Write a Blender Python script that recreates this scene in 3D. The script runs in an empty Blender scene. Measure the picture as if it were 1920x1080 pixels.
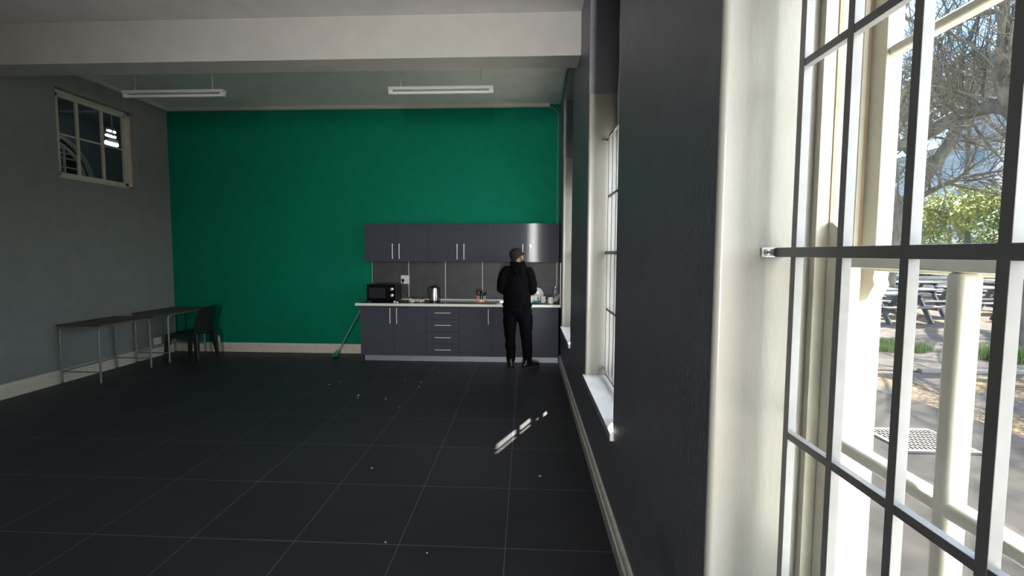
import bpy, bmesh, math, random
from mathutils import Vector, Matrix, Euler, noise
R = math.radians
sc = bpy.context.scene
col = sc.collection
random.seed(7)

# ------------------------------------------------------------------ camera
cam_d = bpy.data.cameras.new('camera'); cam = bpy.data.objects.new('camera', cam_d); col.objects.link(cam); sc.camera = cam
F_PX, PPX, PPY, YAW, PITCH, ROLL, EYE = 791.6, 951.1, 522.1, -.0436, -.0608, .0039, 1.6425
cam_d.sensor_fit = 'HORIZONTAL'; cam_d.sensor_width = 36.0
cam_d.lens = F_PX / 1920 * 36.0
cam_d.shift_x = (960 - PPX) / 1920; cam_d.shift_y = (PPY - 540) / 1920
cam_d.clip_start = .05; cam_d.clip_end = 500
fwd = Vector((math.sin(YAW) * math.cos(PITCH), math.cos(YAW) * math.cos(PITCH), math.sin(PITCH)))
rt = Vector((math.cos(YAW), -math.sin(YAW), 0)); up = rt.cross(fwd)
r2 = rt * math.cos(ROLL) + up * math.sin(ROLL); u2 = -rt * math.sin(ROLL) + up * math.cos(ROLL)
m3 = Matrix((r2, u2, -fwd)).transposed()
cam.matrix_world = Matrix.Translation((0, 0, EYE)) @ m3.to_4x4()

# ------------------------------------------------------------------ world, sun, exposure
SUN_AZ = Vector((.44, .90, 0)).normalized(); SUN_EL = R(44.5)
wd = bpy.data.worlds.new('world'); sc.world = wd; wd.use_nodes = True
nt = wd.node_tree; nt.nodes.clear()
wo = nt.nodes.new('ShaderNodeOutputWorld'); bg = nt.nodes.new('ShaderNodeBackground')
sky = nt.nodes.new('ShaderNodeTexSky'); sky.sky_type = 'NISHITA'; sky.sun_disc = False
sky.sun_elevation = SUN_EL; sky.sun_rotation = math.atan2(SUN_AZ.x, SUN_AZ.y)
sky.air_density = 1.0; sky.dust_density = .5; sky.ozone_density = 2.5
SKY_STRENGTH = .33
bg.inputs['Strength'].default_value = SKY_STRENGTH
# bright sky lobe added out of view, behind right, to brighten the room
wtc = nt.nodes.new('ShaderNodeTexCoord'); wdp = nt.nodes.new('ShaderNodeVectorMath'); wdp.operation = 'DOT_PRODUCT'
FILL_LOBE_DIR = Vector((.72, -.58, .38)).normalized(); FILL_LOBE = 11
wdp.inputs[1].default_value = FILL_LOBE_DIR; nt.links.new(wtc.outputs['Generated'], wdp.inputs[0])
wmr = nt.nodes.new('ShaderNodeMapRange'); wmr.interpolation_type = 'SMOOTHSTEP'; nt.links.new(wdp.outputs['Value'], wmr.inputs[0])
for i_, v_ in ((1, .50), (2, .95), (3, 0), (4, FILL_LOBE)): wmr.inputs[i_].default_value = v_
skt = nt.nodes.new('ShaderNodeVectorMath'); skt.operation = 'MULTIPLY'; skt.inputs[1].default_value = (.62, .90, 1.05)   # clear blue southern sky
nt.links.new(sky.outputs[0], skt.inputs[0])
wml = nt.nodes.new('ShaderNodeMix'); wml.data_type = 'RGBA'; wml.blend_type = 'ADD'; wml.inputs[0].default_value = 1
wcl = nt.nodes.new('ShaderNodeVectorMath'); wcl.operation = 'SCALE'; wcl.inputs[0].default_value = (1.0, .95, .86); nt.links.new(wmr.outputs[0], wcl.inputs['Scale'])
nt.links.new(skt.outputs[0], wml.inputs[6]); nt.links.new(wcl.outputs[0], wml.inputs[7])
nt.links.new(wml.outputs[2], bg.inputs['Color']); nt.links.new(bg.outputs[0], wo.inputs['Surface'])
sl = bpy.data.lights.new('sun', 'SUN'); sl.energy = 17; sl.angle = R(.6); sl.color = (1, .94, .84)
so = bpy.data.objects.new('sun', sl); col.objects.link(so)
sdir = Vector((-SUN_AZ.x * math.cos(SUN_EL), -SUN_AZ.y * math.cos(SUN_EL), -math.sin(SUN_EL)))
so.rotation_euler = sdir.to_track_quat('-Z', 'Y').to_euler(); so.location = (8, 14, 18)
vs = sc.view_settings; vs.view_transform = 'Standard'; vs.look = 'None'; vs.gamma = 1; vs.exposure = 1.22; vs.use_curve_mapping = False
sc.cycles.use_denoising = True
sc.cycles.max_bounces = 10; sc.cycles.diffuse_bounces = 6; sc.cycles.transparent_max_bounces = 16
sc.cycles.caustics_reflective = False; sc.cycles.caustics_refractive = False
sc.cycles.sample_clamp_indirect = 6

WX, WX2, WXO = .515, .755, .93            # right wall: room face, back of the window recesses, outer face
LX, BY, FY, CZ = -5.78, 6.68, -5.2, 3.93  # left wall, back wall, wall behind the camera, ceiling
WINS = [(1, -.02, 1.18), (2, 2.43, 3.60), (3, 4.82, 5.98), (4, -2.42, -1.25), (5, -4.80, -3.64)]
ZS, ZT, ZR = .60, 2.65, 3.75              # sill, window head, top of the recess
for n, a, b in WINS:                      # sky portals: they only tell the renderer where the daylight comes in
    pl = bpy.data.lights.new('window_daylight', 'AREA'); pl.shape = 'RECTANGLE'; pl.size = ZT - ZS; pl.size_y = b - a
    pl.cycles.is_portal = True
    po = bpy.data.objects.new('window_daylight', pl); col.objects.link(po)
    po.location = (WXO + .03, (a + b) / 2, (ZS + ZT) / 2)
    po.rotation_euler = Vector((-1, 0, 0)).to_track_quat('-Z', 'Y').to_euler()
    po.rotation_euler = Euler((0, R(90), 0))

# added fill light in a made-up opening behind the camera
al = bpy.data.lights.new('rear_fill_light', 'AREA'); al.shape = 'RECTANGLE'; al.size = .30; al.size_y = 3.0; al.energy = 24; al.color = (1, .97, .95); al.spread = R(54)
ao = bpy.data.objects.new('rear_fill_light', al); col.objects.link(ao); ao.location = (.31, FY + .02, 1.75); ao.rotation_euler = (R(90), 0, R(5))

# ------------------------------------------------------------------ materials
def srgb(r, g, b):
    f = lambda c: (c / 255 / 12.92) if c / 255 <= .04045 else ((c / 255 + .055) / 1.055) ** 2.4
    return (f(r), f(g), f(b), 1)
MATS = {}
def mat(name, c, rough=.5, metal=0, spec=.5, var=0, scale=20, bump=0, bscale=60, coat=0, c2=None, stretch=None, detail=4):
    if name in MATS: return MATS[name]
    m = bpy.data.materials.new(name); m.use_nodes = True; n = m.node_tree; b = n.nodes['Principled BSDF']
    c = tuple(c) if len(c) == 4 else tuple(c) + (1,)
    b.inputs['Base Color'].default_value = c; b.inputs['Roughness'].default_value = rough
    b.inputs['Metallic'].default_value = metal; b.inputs['Specular IOR Level'].default_value = spec
    if coat: b.inputs['Coat Weight'].default_value = coat; b.inputs['Coat Roughness'].default_value = .12
    tc = n.nodes.new('ShaderNodeTexCoord'); src = tc.outputs['Object']
    if stretch:
        mp = n.nodes.new('ShaderNodeMapping'); mp.inputs['Scale'].default_value = stretch; n.links.new(src, mp.inputs[0]); src = mp.outputs[0]
    if var or c2:
        nz = n.nodes.new('ShaderNodeTexNoise'); nz.inputs['Scale'].default_value = scale; nz.inputs['Detail'].default_value = detail
        n.links.new(src, nz.inputs['Vector'])
        cr = n.nodes.new('ShaderNodeValToRGB'); cr.color_ramp.elements[0].position = .35; cr.color_ramp.elements[1].position = .65
        if c2:
            cr.color_ramp.elements[0].color = c; cr.color_ramp.elements[1].color = tuple(c2) if len(c2) == 4 else tuple(c2) + (1,)
        else:
            cr.color_ramp.elements[0].color = tuple(max(0, x * (1 - var)) for x in c[:3]) + (1,)
            cr.color_ramp.elements[1].color = tuple(min(1, x * (1 + var)) for x in c[:3]) + (1,)
        n.links.new(nz.outputs['Fac'], cr.inputs[0]); n.links.new(cr.outputs[0], b.inputs['Base Color'])
    if bump:
        nb = n.nodes.new('ShaderNodeTexNoise'); nb.inputs['Scale'].default_value = bscale; nb.inputs['Detail'].default_value = 5
        n.links.new(src, nb.inputs['Vector'])
        bp = n.nodes.new('ShaderNodeBump'); bp.inputs['Strength'].default_value = bump; bp.inputs['Distance'].default_value = .004
        n.links.new(nb.outputs['Fac'], bp.inputs['Height']); n.links.new(bp.outputs[0], b.inputs['Normal'])
    MATS[name] = m; return m
def emis(name, c, s):
    m = bpy.data.materials.new(name); m.use_nodes = True; n = m.node_tree; b = n.nodes['Principled BSDF']
    b.inputs['Emission Color'].default_value = tuple(c) + (1,); b.inputs['Emission Strength'].default_value = s
    MATS[name] = m; return m
M_wall = mat('charcoal_wall_paint', (.25, .255, .30), .45, var=.05, scale=9, bump=.25, bscale=45)
M_wall_l = mat('grey_wall_paint', (.225, .228, .228), .6, var=.05, scale=7, bump=.2, bscale=50)
M_green = mat('green_wall_paint', (.0, .175, .102), .8, spec=.15, var=.05, scale=6, bump=.25, bscale=45)
M_ceil = mat('ceiling_paint', (.86, .83, .83), .8, var=.03, scale=5, bump=.1)
M_beam = mat('beam_paint', (.58, .565, .53), .75, var=.03, scale=5, bump=.2, bscale=30)
M_skirt = mat('cream_skirting_paint', (.62, .57, .47), .45, var=.05)
M_skirt_r = mat('grey_skirting_paint', (.78, .75, .68), .45, var=.12, scale=14)
M_reveal = mat('window_reveal_gloss_paint', (.35, .34, .30), .28, var=.04, scale=3, stretch=(3, 3, 1), bump=.12, bscale=35)
M_sash = mat('cream_window_paint', (.56, .54, .455), .35, var=.05, scale=12, bump=.15, bscale=80)
M_bead = mat('worn_tan_parting_bead', (.50, .40, .28), .5, var=.2, scale=25, stretch=(1, 1, .3))
M_yel = mat('yellow_exterior_trim_paint', (.56, .53, .38), .5, var=.04)
M_sill = mat('white_sill', (.74, .75, .76), .25, var=.05, scale=9)
M_grille = mat('grille_steel_paint', (.34, .345, .36), .38, var=.04)
M_handle = mat('satin_nickel_handle', (.78, .77, .74), .38, metal=.35)
M_zinc = mat('zinc_plated_steel', (.55, .56, .6), .35, metal=.8)
M_steel = mat('brushed_steel', (.62, .62, .60), .28, metal=1, var=.05, scale=80)
M_cab = mat('glossy_charcoal_cabinet_board', (.060, .063, .080), .07, spec=.045, var=.04, scale=4, stretch=(1, 1, 6))
M_gap = mat('cabinet_carcass_black', (.010, .010, .012), .6)
M_white_edge = mat('white_postform_edge', (.72, .71, .68), .35)
M_top = mat('dark_granite_laminate', (.045, .050, .046), .18, c2=(.10, .105, .095), scale=60)
M_plinth = mat('brushed_aluminium_plinth', (.28, .30, .35), .4, metal=.35, var=.08, scale=20, stretch=(.5, 8, 8))
M_black = mat('black_plastic', (.008, .008, .009), .35)
M_blackg = mat('black_glass', (.004, .004, .006), .08)
M_blackc = mat('black_chair_plastic', (.012, .012, .014), .4)
M_socket = mat('white_socket_plastic', (.72, .72, .70), .35)
M_china = mat('white_china', (.78, .77, .74), .18)
M_teal = mat('teal_cloth', (.03, .20, .26), .9, var=.3, scale=80)
M_tube = mat('green_grey_steel_tube', (.20, .235, .215), .4, metal=.2, var=.1)
M_desk = mat('brown_desk_laminate', (.085, .050, .036), .5, c2=(.12, .07, .05), scale=10, stretch=(1, .15, 1))
M_lampw = mat('lamp_enamel_white', (.70, .70, .66), .4)
M_tubeoff = mat('unlit_fluorescent_tube', (.78, .80, .80), .25)
M_mopg = mat('green_mop_plastic', (.01, .20, .14), .5, var=.2, scale=60)
M_moph = mat('grey_green_mop_handle', (.20, .33, .28), .4)
M_cloth = mat('black_jacket_fabric', (.0032, .0032, .004), .9, spec=.06, var=.15, scale=40, bump=.4, bscale=25)
M_trou = mat('black_trouser_fabric', (.003, .003, .0042), .9, spec=.06, var=.2, scale=30, bump=.5, bscale=20)
M_cap = mat('dark_plaid_cap_fabric', (.016, .014, .014), .9, spec=.1, c2=(.032, .027, .024), scale=60)
M_skin = mat('brown_skin', (.24, .105, .06), .5, var=.06)
M_hair = mat('short_black_hair', (.012, .009, .006), .9)
M_shoe = mat('black_shoe_leather', (.010, .010, .012), .3)
M_sole = mat('shoe_sole_rubber', (.02, .02, .02), .8)
M_bark = mat('bark', (0.0558, 0.04836, 0.03844), .9, spec=.1, c2=(0.1364, 0.124, 0.0992), scale=8, bump=.8, bscale=20, stretch=(1, 1, .3))
M_twig = mat('bare_twig_bark', (0.093, 0.0775, 0.0682), .9, var=.2)
M_leaf = mat('sunlit_yellow_green_leaves', (0.186, 0.2232, 0.0248), .7, c2=(0.372, 0.3596, 0.0558), scale=2)
M_leafd = mat('mid_green_leaves', (0.0558, 0.1054, 0.0217), .7, c2=(0.155, 0.1984, 0.0372), scale=2)
M_wood = mat('dark_stained_picnic_wood', (.035, .033, .038), .5, var=.3, scale=6, stretch=(1, 8, 8))
M_bldg = mat('pale_building_render', (0.31, 0.3224, 0.341), .8, var=.05, scale=.5)
M_bldgw = mat('white_building_render', (0.465, 0.465, 0.4464), .8, var=.04, scale=.5)
M_bwin = mat('building_window_glass', (.10, .13, .17), .15)
M_room2 = mat('next_room_grey_paint', (.22, .26, .29), .8, var=.06, scale=4)
M_dark = mat('dark_glazing', (.01, .013, .014), .15)
M_conc = mat('concrete', (0.2604, 0.248, 0.2232), .85, var=.12, scale=5)
M_litter = mat('bin_bag_film', (.62, .42, .36), .4, c2=(.75, .68, .62), scale=60)
M_orange = mat('orange_plastic', (.55, .10, .03), .4)
M_redp = mat('red_plastic', (.35, .02, .03), .4)

def floor_mat():
    m = bpy.data.materials.new('charcoal_floor_tiles'); m.use_nodes = True; n = m.node_tree; b = n.nodes['Principled BSDF']
    L = n.links.new; N = n.nodes.new
    g = N('ShaderNodeNewGeometry'); sp = N('ShaderNodeSeparateXYZ'); L(g.outputs['Position'], sp.inputs[0])
    def mth(op, a, v=None, v2=None):
        x = N('ShaderNodeMath'); x.operation = op
        for i, q in enumerate((a, v, v2)):
            if q is None: continue
            if isinstance(q, (int, float)): x.inputs[i].default_value = q
            else: L(q, x.inputs[i])
        return x.outputs[0]
    def line(src, off):
        a = mth('DIVIDE', mth('SUBTRACT', src, off), .6)
        f = mth('FRACT', mth('ADD', a, 100.5)); d = mth('ABSOLUTE', mth('SUBTRACT', f, .5))
        return mth('LESS_THAN', d, .0033), mth('FLOOR', a)
    lx, ix = line(sp.outputs[0], -.1039); ly, iy = line(sp.outputs[1], 1.6513)
    grout = mth('MAXIMUM', lx, ly)
    cb = N('ShaderNodeCombineXYZ'); L(ix, cb.inputs[0]); L(iy, cb.inputs[1])
    wn = N('ShaderNodeTexWhiteNoise'); L(cb.outputs[0], wn.inputs[0])
    nz = N('ShaderNodeTexNoise'); nz.inputs['Scale'].default_value = 3.2; nz.inputs['Detail'].default_value = 8; nz.inputs['Roughness'].default_value = .7
    L(g.outputs['Position'], nz.inputs['Vector'])
    v = mth('MULTIPLY_ADD', nz.outputs['Fac'], .45, .72); v = mth('MULTIPLY_ADD', wn.outputs['Value'], .10, v)
    mx = N('ShaderNodeMix'); mx.data_type = 'RGBA'; mx.blend_type = 'MULTIPLY'; mx.inputs[0].default_value = 1
    mx.inputs[6].default_value = (.034, .034, .042, 1)
    cc = N('ShaderNodeCombineXYZ'); [L(v, cc.inputs[i]) for i in range(3)]; L(cc.outputs[0], mx.inputs[7])
    m2 = N('ShaderNodeMix'); m2.data_type = 'RGBA'; L(grout, m2.inputs[0]); L(mx.outputs[2], m2.inputs[6]); m2.inputs[7].default_value = (.20, .20, .21, 1)
    L(m2.outputs[2], b.inputs['Base Color'])
    rr = mth('MULTIPLY_ADD', nz.outputs['Fac'], .2, .42); L(rr, b.inputs['Roughness'])
    b.inputs['Specular IOR Level'].default_value = .35
    bp = N('ShaderNodeBump'); bp.inputs['Strength'].default_value = .15; bp.inputs['Distance'].default_value = .002
    L(nz.outputs['Fac'], bp.inputs['Height']); L(bp.outputs[0], b.inputs['Normal'])
    return m
M_floor = floor_mat()
def glass_mat():
    m = bpy.data.materials.new('window_glass'); m.use_nodes = True; n = m.node_tree; n.nodes.clear()
    L = n.links.new; N = n.nodes.new
    out = N('ShaderNodeOutputMaterial'); tr = N('ShaderNodeBsdfTransparent'); gl = N('ShaderNodeBsdfGlossy'); gl.inputs['Roughness'].default_value = .02
    fr = N('ShaderNodeFresnel'); gg = N('ShaderNodeNewGeometry'); gi = N('ShaderNodeMapRange'); gi.inputs[3].default_value = 1.35; gi.inputs[4].default_value = 1 / 1.35
    L(gg.outputs['Backfacing'], gi.inputs[0]); L(gi.outputs[0], fr.inputs[0]); mx = N('ShaderNodeMixShader')
    tr.inputs[0].default_value = (.985, .99, .985, 1)
    L(fr.outputs[0], mx.inputs[0]); L(tr.outputs[0], mx.inputs[1]); L(gl.outputs[0], mx.inputs[2])
    df = N('ShaderNodeBsdfDiffuse'); df.inputs[0].default_value = (.7, .7, .68, 1)
    tc = N('ShaderNodeTexCoord'); nz = N('ShaderNodeTexNoise'); nz.inputs['Scale'].default_value = 9; nz.inputs['Detail'].default_value = 6
    L(tc.outputs['Object'], nz.inputs['Vector'])
    ml = N('ShaderNodeMapRange'); ml.inputs[1].default_value = .4; ml.inputs[2].default_value = .75; ml.inputs[3].default_value = .002; ml.inputs[4].default_value = .025
    L(nz.outputs['Fac'], ml.inputs[0])
    m2 = N('ShaderNodeMixShader'); L(ml.outputs[0], m2.inputs[0]); L(mx.outputs[0], m2.inputs[1]); L(df.outputs[0], m2.inputs[2])
    L(m2.outputs[0], out.inputs[0]); return m
M_glass = glass_mat()

# ------------------------------------------------------------------ helpers
def V(*a): return Vector(a)
def basis(d):
    d = d.normalized(); a = V(0, 0, 1) if abs(d.z) < .9 else V(1, 0, 0)
    x = a.cross(d).normalized(); return x, d.cross(x)
class MB:
    def __init__(s): s.bm = bmesh.new(); s.bev = False
    def _bev(s, vs, w, seg=2):
        s.bev = True; es = list({e for v in vs for e in v.link_edges})
        bmesh.ops.bevel(s.bm, geom=es, offset=w, segments=seg, profile=.5, affect='EDGES', clamp_overlap=True)
    def box(s, x0, x1, y0, y1, z0, z1, bev=0, seg=2):
        g = bmesh.ops.create_cube(s.bm, size=1)['verts']
        for v in g: v.co = V((x0 + x1) / 2 + v.co.x * (x1 - x0), (y0 + y1) / 2 + v.co.y * (y1 - y0), (z0 + z1) / 2 + v.co.z * (z1 - z0))
        if bev: s._bev(g, bev, seg)
        return s
    def obox(s, c, size, rot=(0, 0, 0), bev=0):
        g = bmesh.ops.create_cube(s.bm, size=1)['verts']; m = Euler(rot).to_matrix()
        for v in g: v.co = m @ V(v.co.x * size[0], v.co.y * size[1], v.co.z * size[2]) + Vector(c)
        if bev: s._bev(g, bev)
        return s
    def rings(s, rs, cap=True, close=False):
        rows = [[s.bm.verts.new(p) for p in r] for r in rs]; n = len(rows[0])
        prs = list(zip(rows, rows[1:])) + ([(rows[-1], rows[0])] if close else [])
        for a, b in prs:
            for i in range(n):
                try: s.bm.faces.new((a[i], a[(i + 1) % n], b[(i + 1) % n], b[i]))
                except ValueError: pass
        if cap and not close:
            s.bm.faces.new(list(reversed(rows[0]))); s.bm.faces.new(rows[-1])
        return s
    def tube(s, pts, r, n=8, cap=True):
        pts = [Vector(p) for p in pts]; k = len(pts); rr = r if isinstance(r, (list, tuple)) else [r] * k
        out = []; x = None
        for i, p in enumerate(pts):
            d = (pts[min(i + 1, k - 1)] - pts[max(i - 1, 0)]).normalized()
            if x is None: x, y = basis(d)
            else:
                x = (x - d * x.dot(d)); x = x.normalized() if x.length > 1e-6 else basis(d)[0]; y = d.cross(x)
            out.append([p + (x * math.cos(2 * math.pi * j / n) + y * math.sin(2 * math.pi * j / n)) * rr[i] for j in range(n)])
        return s.rings(out, cap)
    def lathe(s, prof, c=(0, 0, 0), n=24, ax=None):
        c = Vector(c); out = []
        for r, z in prof:
            out.append([V(r * math.cos(2 * math.pi * j / n), r * math.sin(2 * math.pi * j / n), z) for j in range(n)])
        if ax is not None: m = Vector(ax).to_track_quat('Z', 'Y').to_matrix(); out = [[m @ p for p in q] for q in out]
        return s.rings([[p + c for p in q] for q in out])
    def limb(s, pts, rad, n=14):
        """tapered closed limb, rad: (rx, ry) or r for each point, rounded ends"""
        pts = [Vector(p) for p in pts]; rad = [(q, q) if not isinstance(q, tuple) else q for q in rad]; out = []
        seq = []
        d0 = (pts[0] - pts[1]).normalized(); d1 = (pts[-1] - pts[-2]).normalized()
        for t in (85, 60, 35): seq.append((pts[0] + d0 * rad[0][1] * math.sin(R(t)), [q * math.cos(R(t)) for q in rad[0]]))
        seq += list(zip(pts, rad))
        for t in (35, 60, 85): seq.append((pts[-1] + d1 * rad[-1][1] * math.sin(R(t)), [q * math.cos(R(t)) for q in rad[-1]]))
        k = len(seq)
        for i, (p, q) in enumerate(seq):
            d = (seq[min(i + 1, k - 1)][0] - seq[max(i - 1, 0)][0]).normalized()
            x = V(1, 0, 0) - d * d.x
            x = x.normalized() if x.length > .3 else basis(d)[0]
            y = d.cross(x)
            out.append([p + x * math.cos(2 * math.pi * j / n) * q[0] + y * math.sin(2 * math.pi * j / n) * q[1] for j in range(n)])
        return s.rings(out)
    def ell(s, c, r, rot=(0, 0, 0), u=20, v=12):
        g = bmesh.ops.create_uvsphere(s.bm, u_segments=u, v_segments=v, radius=1)['verts']; m = Euler(rot).to_matrix()
        for q in g: q.co = m @ V(q.co.x * r[0], q.co.y * r[1], q.co.z * r[2]) + Vector(c)
        return s
    def prism(s, poly, axis, a, b):
        """poly: 2D points; extruded along axis from a to b"""
        def P(p, t): return {'x': V(t, p[0], p[1]), 'y': V(p[0], t, p[1]), 'z': V(p[0], p[1], t)}[axis]
        return s.rings([[P(p, a) for p in poly], [P(p, b) for p in poly]])
    def quad(s, *p): s.bm.faces.new([s.bm.verts.new(Vector(q)) for q in p]); return s
    def build(s, name, m, parent=None, smooth=True, bevel=0, angle=40):
        bm = s.bm; bmesh.ops.recalc_face_normals(bm, faces=bm.faces)
        if parent is not None:
            o0 = origin_of(parent); bmesh.ops.translate(bm, verts=bm.verts, vec=-o0)
        me = bpy.data.meshes.new(name); bm.to_mesh(me); bm.free()
        ms = m if isinstance(m, (list, tuple)) else [m]
        for q in ms: me.materials.append(q)
        if smooth:
            try: me.shade_smooth(); me.set_sharp_from_angle(angle=R(angle))
            except Exception: pass
        o = bpy.data.objects.new(name, me); col.objects.link(o)
        if parent is not None: o.parent = parent
        if s.bev and smooth:
            wn = o.modifiers.new('weighted_normals', 'WEIGHTED_NORMAL'); wn.weight = 100; wn.keep_sharp = True
        if bevel:
            b = o.modifiers.new('bevel', 'BEVEL'); b.width = bevel; b.segments = 2; b.limit_method = 'ANGLE'; b.angle_limit = R(50); b.harden_normals = False
        return o
def origin_of(o):
    v = Vector(o.location)
    while o.parent: o = o.parent; v += o.location
    return v
def tag(o, label=None, cat=None, group=None, kind=None):
    if label: o['label'] = label
    if cat: o['category'] = cat
    if group: o['group'] = group
    if kind: o['kind'] = kind
    return o
def thing(name, loc, label, cat, group=None, kind=None):
    o = bpy.data.objects.new(name, None); col.objects.link(o); o.location = loc; o.empty_display_size = .1
    return tag(o, label, cat, group, kind)
def struct(name, mb, m, label=None, bevel=0, smooth=True):
    o = mb.build(name, m, None, smooth, bevel); o['kind'] = 'structure'
    if label: o['label'] = label; o['category'] = name.split('_')[0]
    return o
def copy_tree(o, parent=None):
    c = o.copy(); col.objects.link(c)
    if parent is not None: c.parent = parent
    for ch in [q for q in bpy.data.objects if q.parent == o]: copy_tree(ch, c)
    return c
def remesh(o, vox, sm=6, fac=.6, disp=0, dscale=.12):
    r = o.modifiers.new('remesh', 'REMESH'); r.mode = 'VOXEL'; r.voxel_size = vox; r.use_smooth_shade = True
    s_ = o.modifiers.new('smooth', 'SMOOTH'); s_.factor = fac; s_.iterations = sm
    if disp:
        t = bpy.data.textures.new(o.name + '_folds', 'CLOUDS'); t.noise_scale = dscale; t.noise_depth = 2
        d = o.modifiers.new('folds', 'DISPLACE'); d.texture = t; d.strength = disp; d.mid_level = .5
        d.texture_coords = 'LOCAL'

# ------------------------------------------------------------------ room shell
XR2 = -12.0                                # far wall of the next room
struct('floor', MB().box(LX - .2, WXO - .001, FY - .2, BY + .2, -.2, 0), M_floor)
struct('ceiling', MB().box(LX - .2, WXO, FY - .2, BY + .2, CZ, CZ + .2), M_ceil)
mb = MB(); mb.box(WX, WXO, FY, BY, 0, ZS - .05)
edges = sorted([(a, b) for n, a, b in WINS]); y = FY
for a, b in edges:
    mb.box(WX, WXO, y, a, ZS - .05, ZR); mb.box(WX2, WXO, a, b, ZT, ZR); mb.box(WX2 + .002, WXO, a, b, ZS - .05, ZS - .005); y = b
mb.box(WX, WXO, y, BY, ZS - .05, ZR); mb.box(WX, WXO, FY, BY, ZR, CZ)
struct('wall_right', mb, M_wall, smooth=False)
# left wall with the small window opening
LY0, LY1, LZ0, LZ1 = 5.05, 6.123, 2.555, 3.66
mb = MB(); mb.box(LX - .2, LX, FY, BY, 0, LZ0).box(LX - .2, LX, FY, BY, LZ1, CZ).box(LX - .2, LX, FY, LY0, LZ0, LZ1).box(LX - .2, LX, LY1, BY, LZ0, LZ1)
struct('wall_left', mb, M_wall_l, smooth=False)
struct('wall_back', MB().box(LX - .2, WXO, BY, BY + .2, 0, CZ), M_green)
struct('wall_front', MB().box(LX - .2, .13, FY - .2, FY, 0, CZ).box(.49, WXO, FY - .2, FY, 0, CZ).box(.13, .49, FY - .2, FY, 3.3, CZ), M_wall_l)  # narrow opening added for the fill light
struct('ceiling_beam', MB().box(LX, WX, 4.165, 4.445, 3.52, CZ, .008), M_beam)
# baseboards
def skirt(poly, axis, a, b, name, m): struct(name, MB().prism(poly, axis, a, b), m)
prof = lambda s, w, h=.14, t=.022: [(w, 0), (w + s * t, 0), (w + s * t, h * .62), (w + s * t * .72, h * .66), (w + s * t * .72, h * .9), (w + s * t * .3, h), (w, h)]
skirt(prof(1, LX, .165), 'y', FY, BY, 'baseboard_left', M_skirt)
mb = MB(); mb.rings([[V(t, p[0], p[1]) for p in prof(-1, BY, .15)] for t in (LX + .022, -2.47)]); struct('baseboard_back', mb, M_skirt)
mb = MB().prism([(WX, 0), (WX - .026, 0), (WX - .026, .075), (WX - .017, .083), (WX - .017, .118), (WX - .008, .13), (WX, .132)], 'y', FY, 6.19)
struct('baseboard_right', mb, M_skirt_r)
# crown trims
struct('trim_1', MB().prism([(BY, CZ), (BY - .05, CZ), (BY - .03, CZ - .035), (BY, CZ - .045)], 'x', LX, WX - .16), M_skirt)
struct('trim_2', MB().prism([(LX, CZ), (LX + .045, CZ), (LX + .03, CZ - .03), (LX, CZ - .04)], 'y', 4.445, BY), M_skirt)
pts = [(WX - .17, BY - .004, CZ - .045)] + [(WX - .17 + .14 * math.sin(R(t)), BY - .004, CZ - .185 + .14 * math.cos(R(t))) for t in range(10, 91, 10)] + [(WX - .03, BY - .004, 1.5)]
struct('trim_3', MB().tube(pts, .006, 6), M_wall_l)

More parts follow.
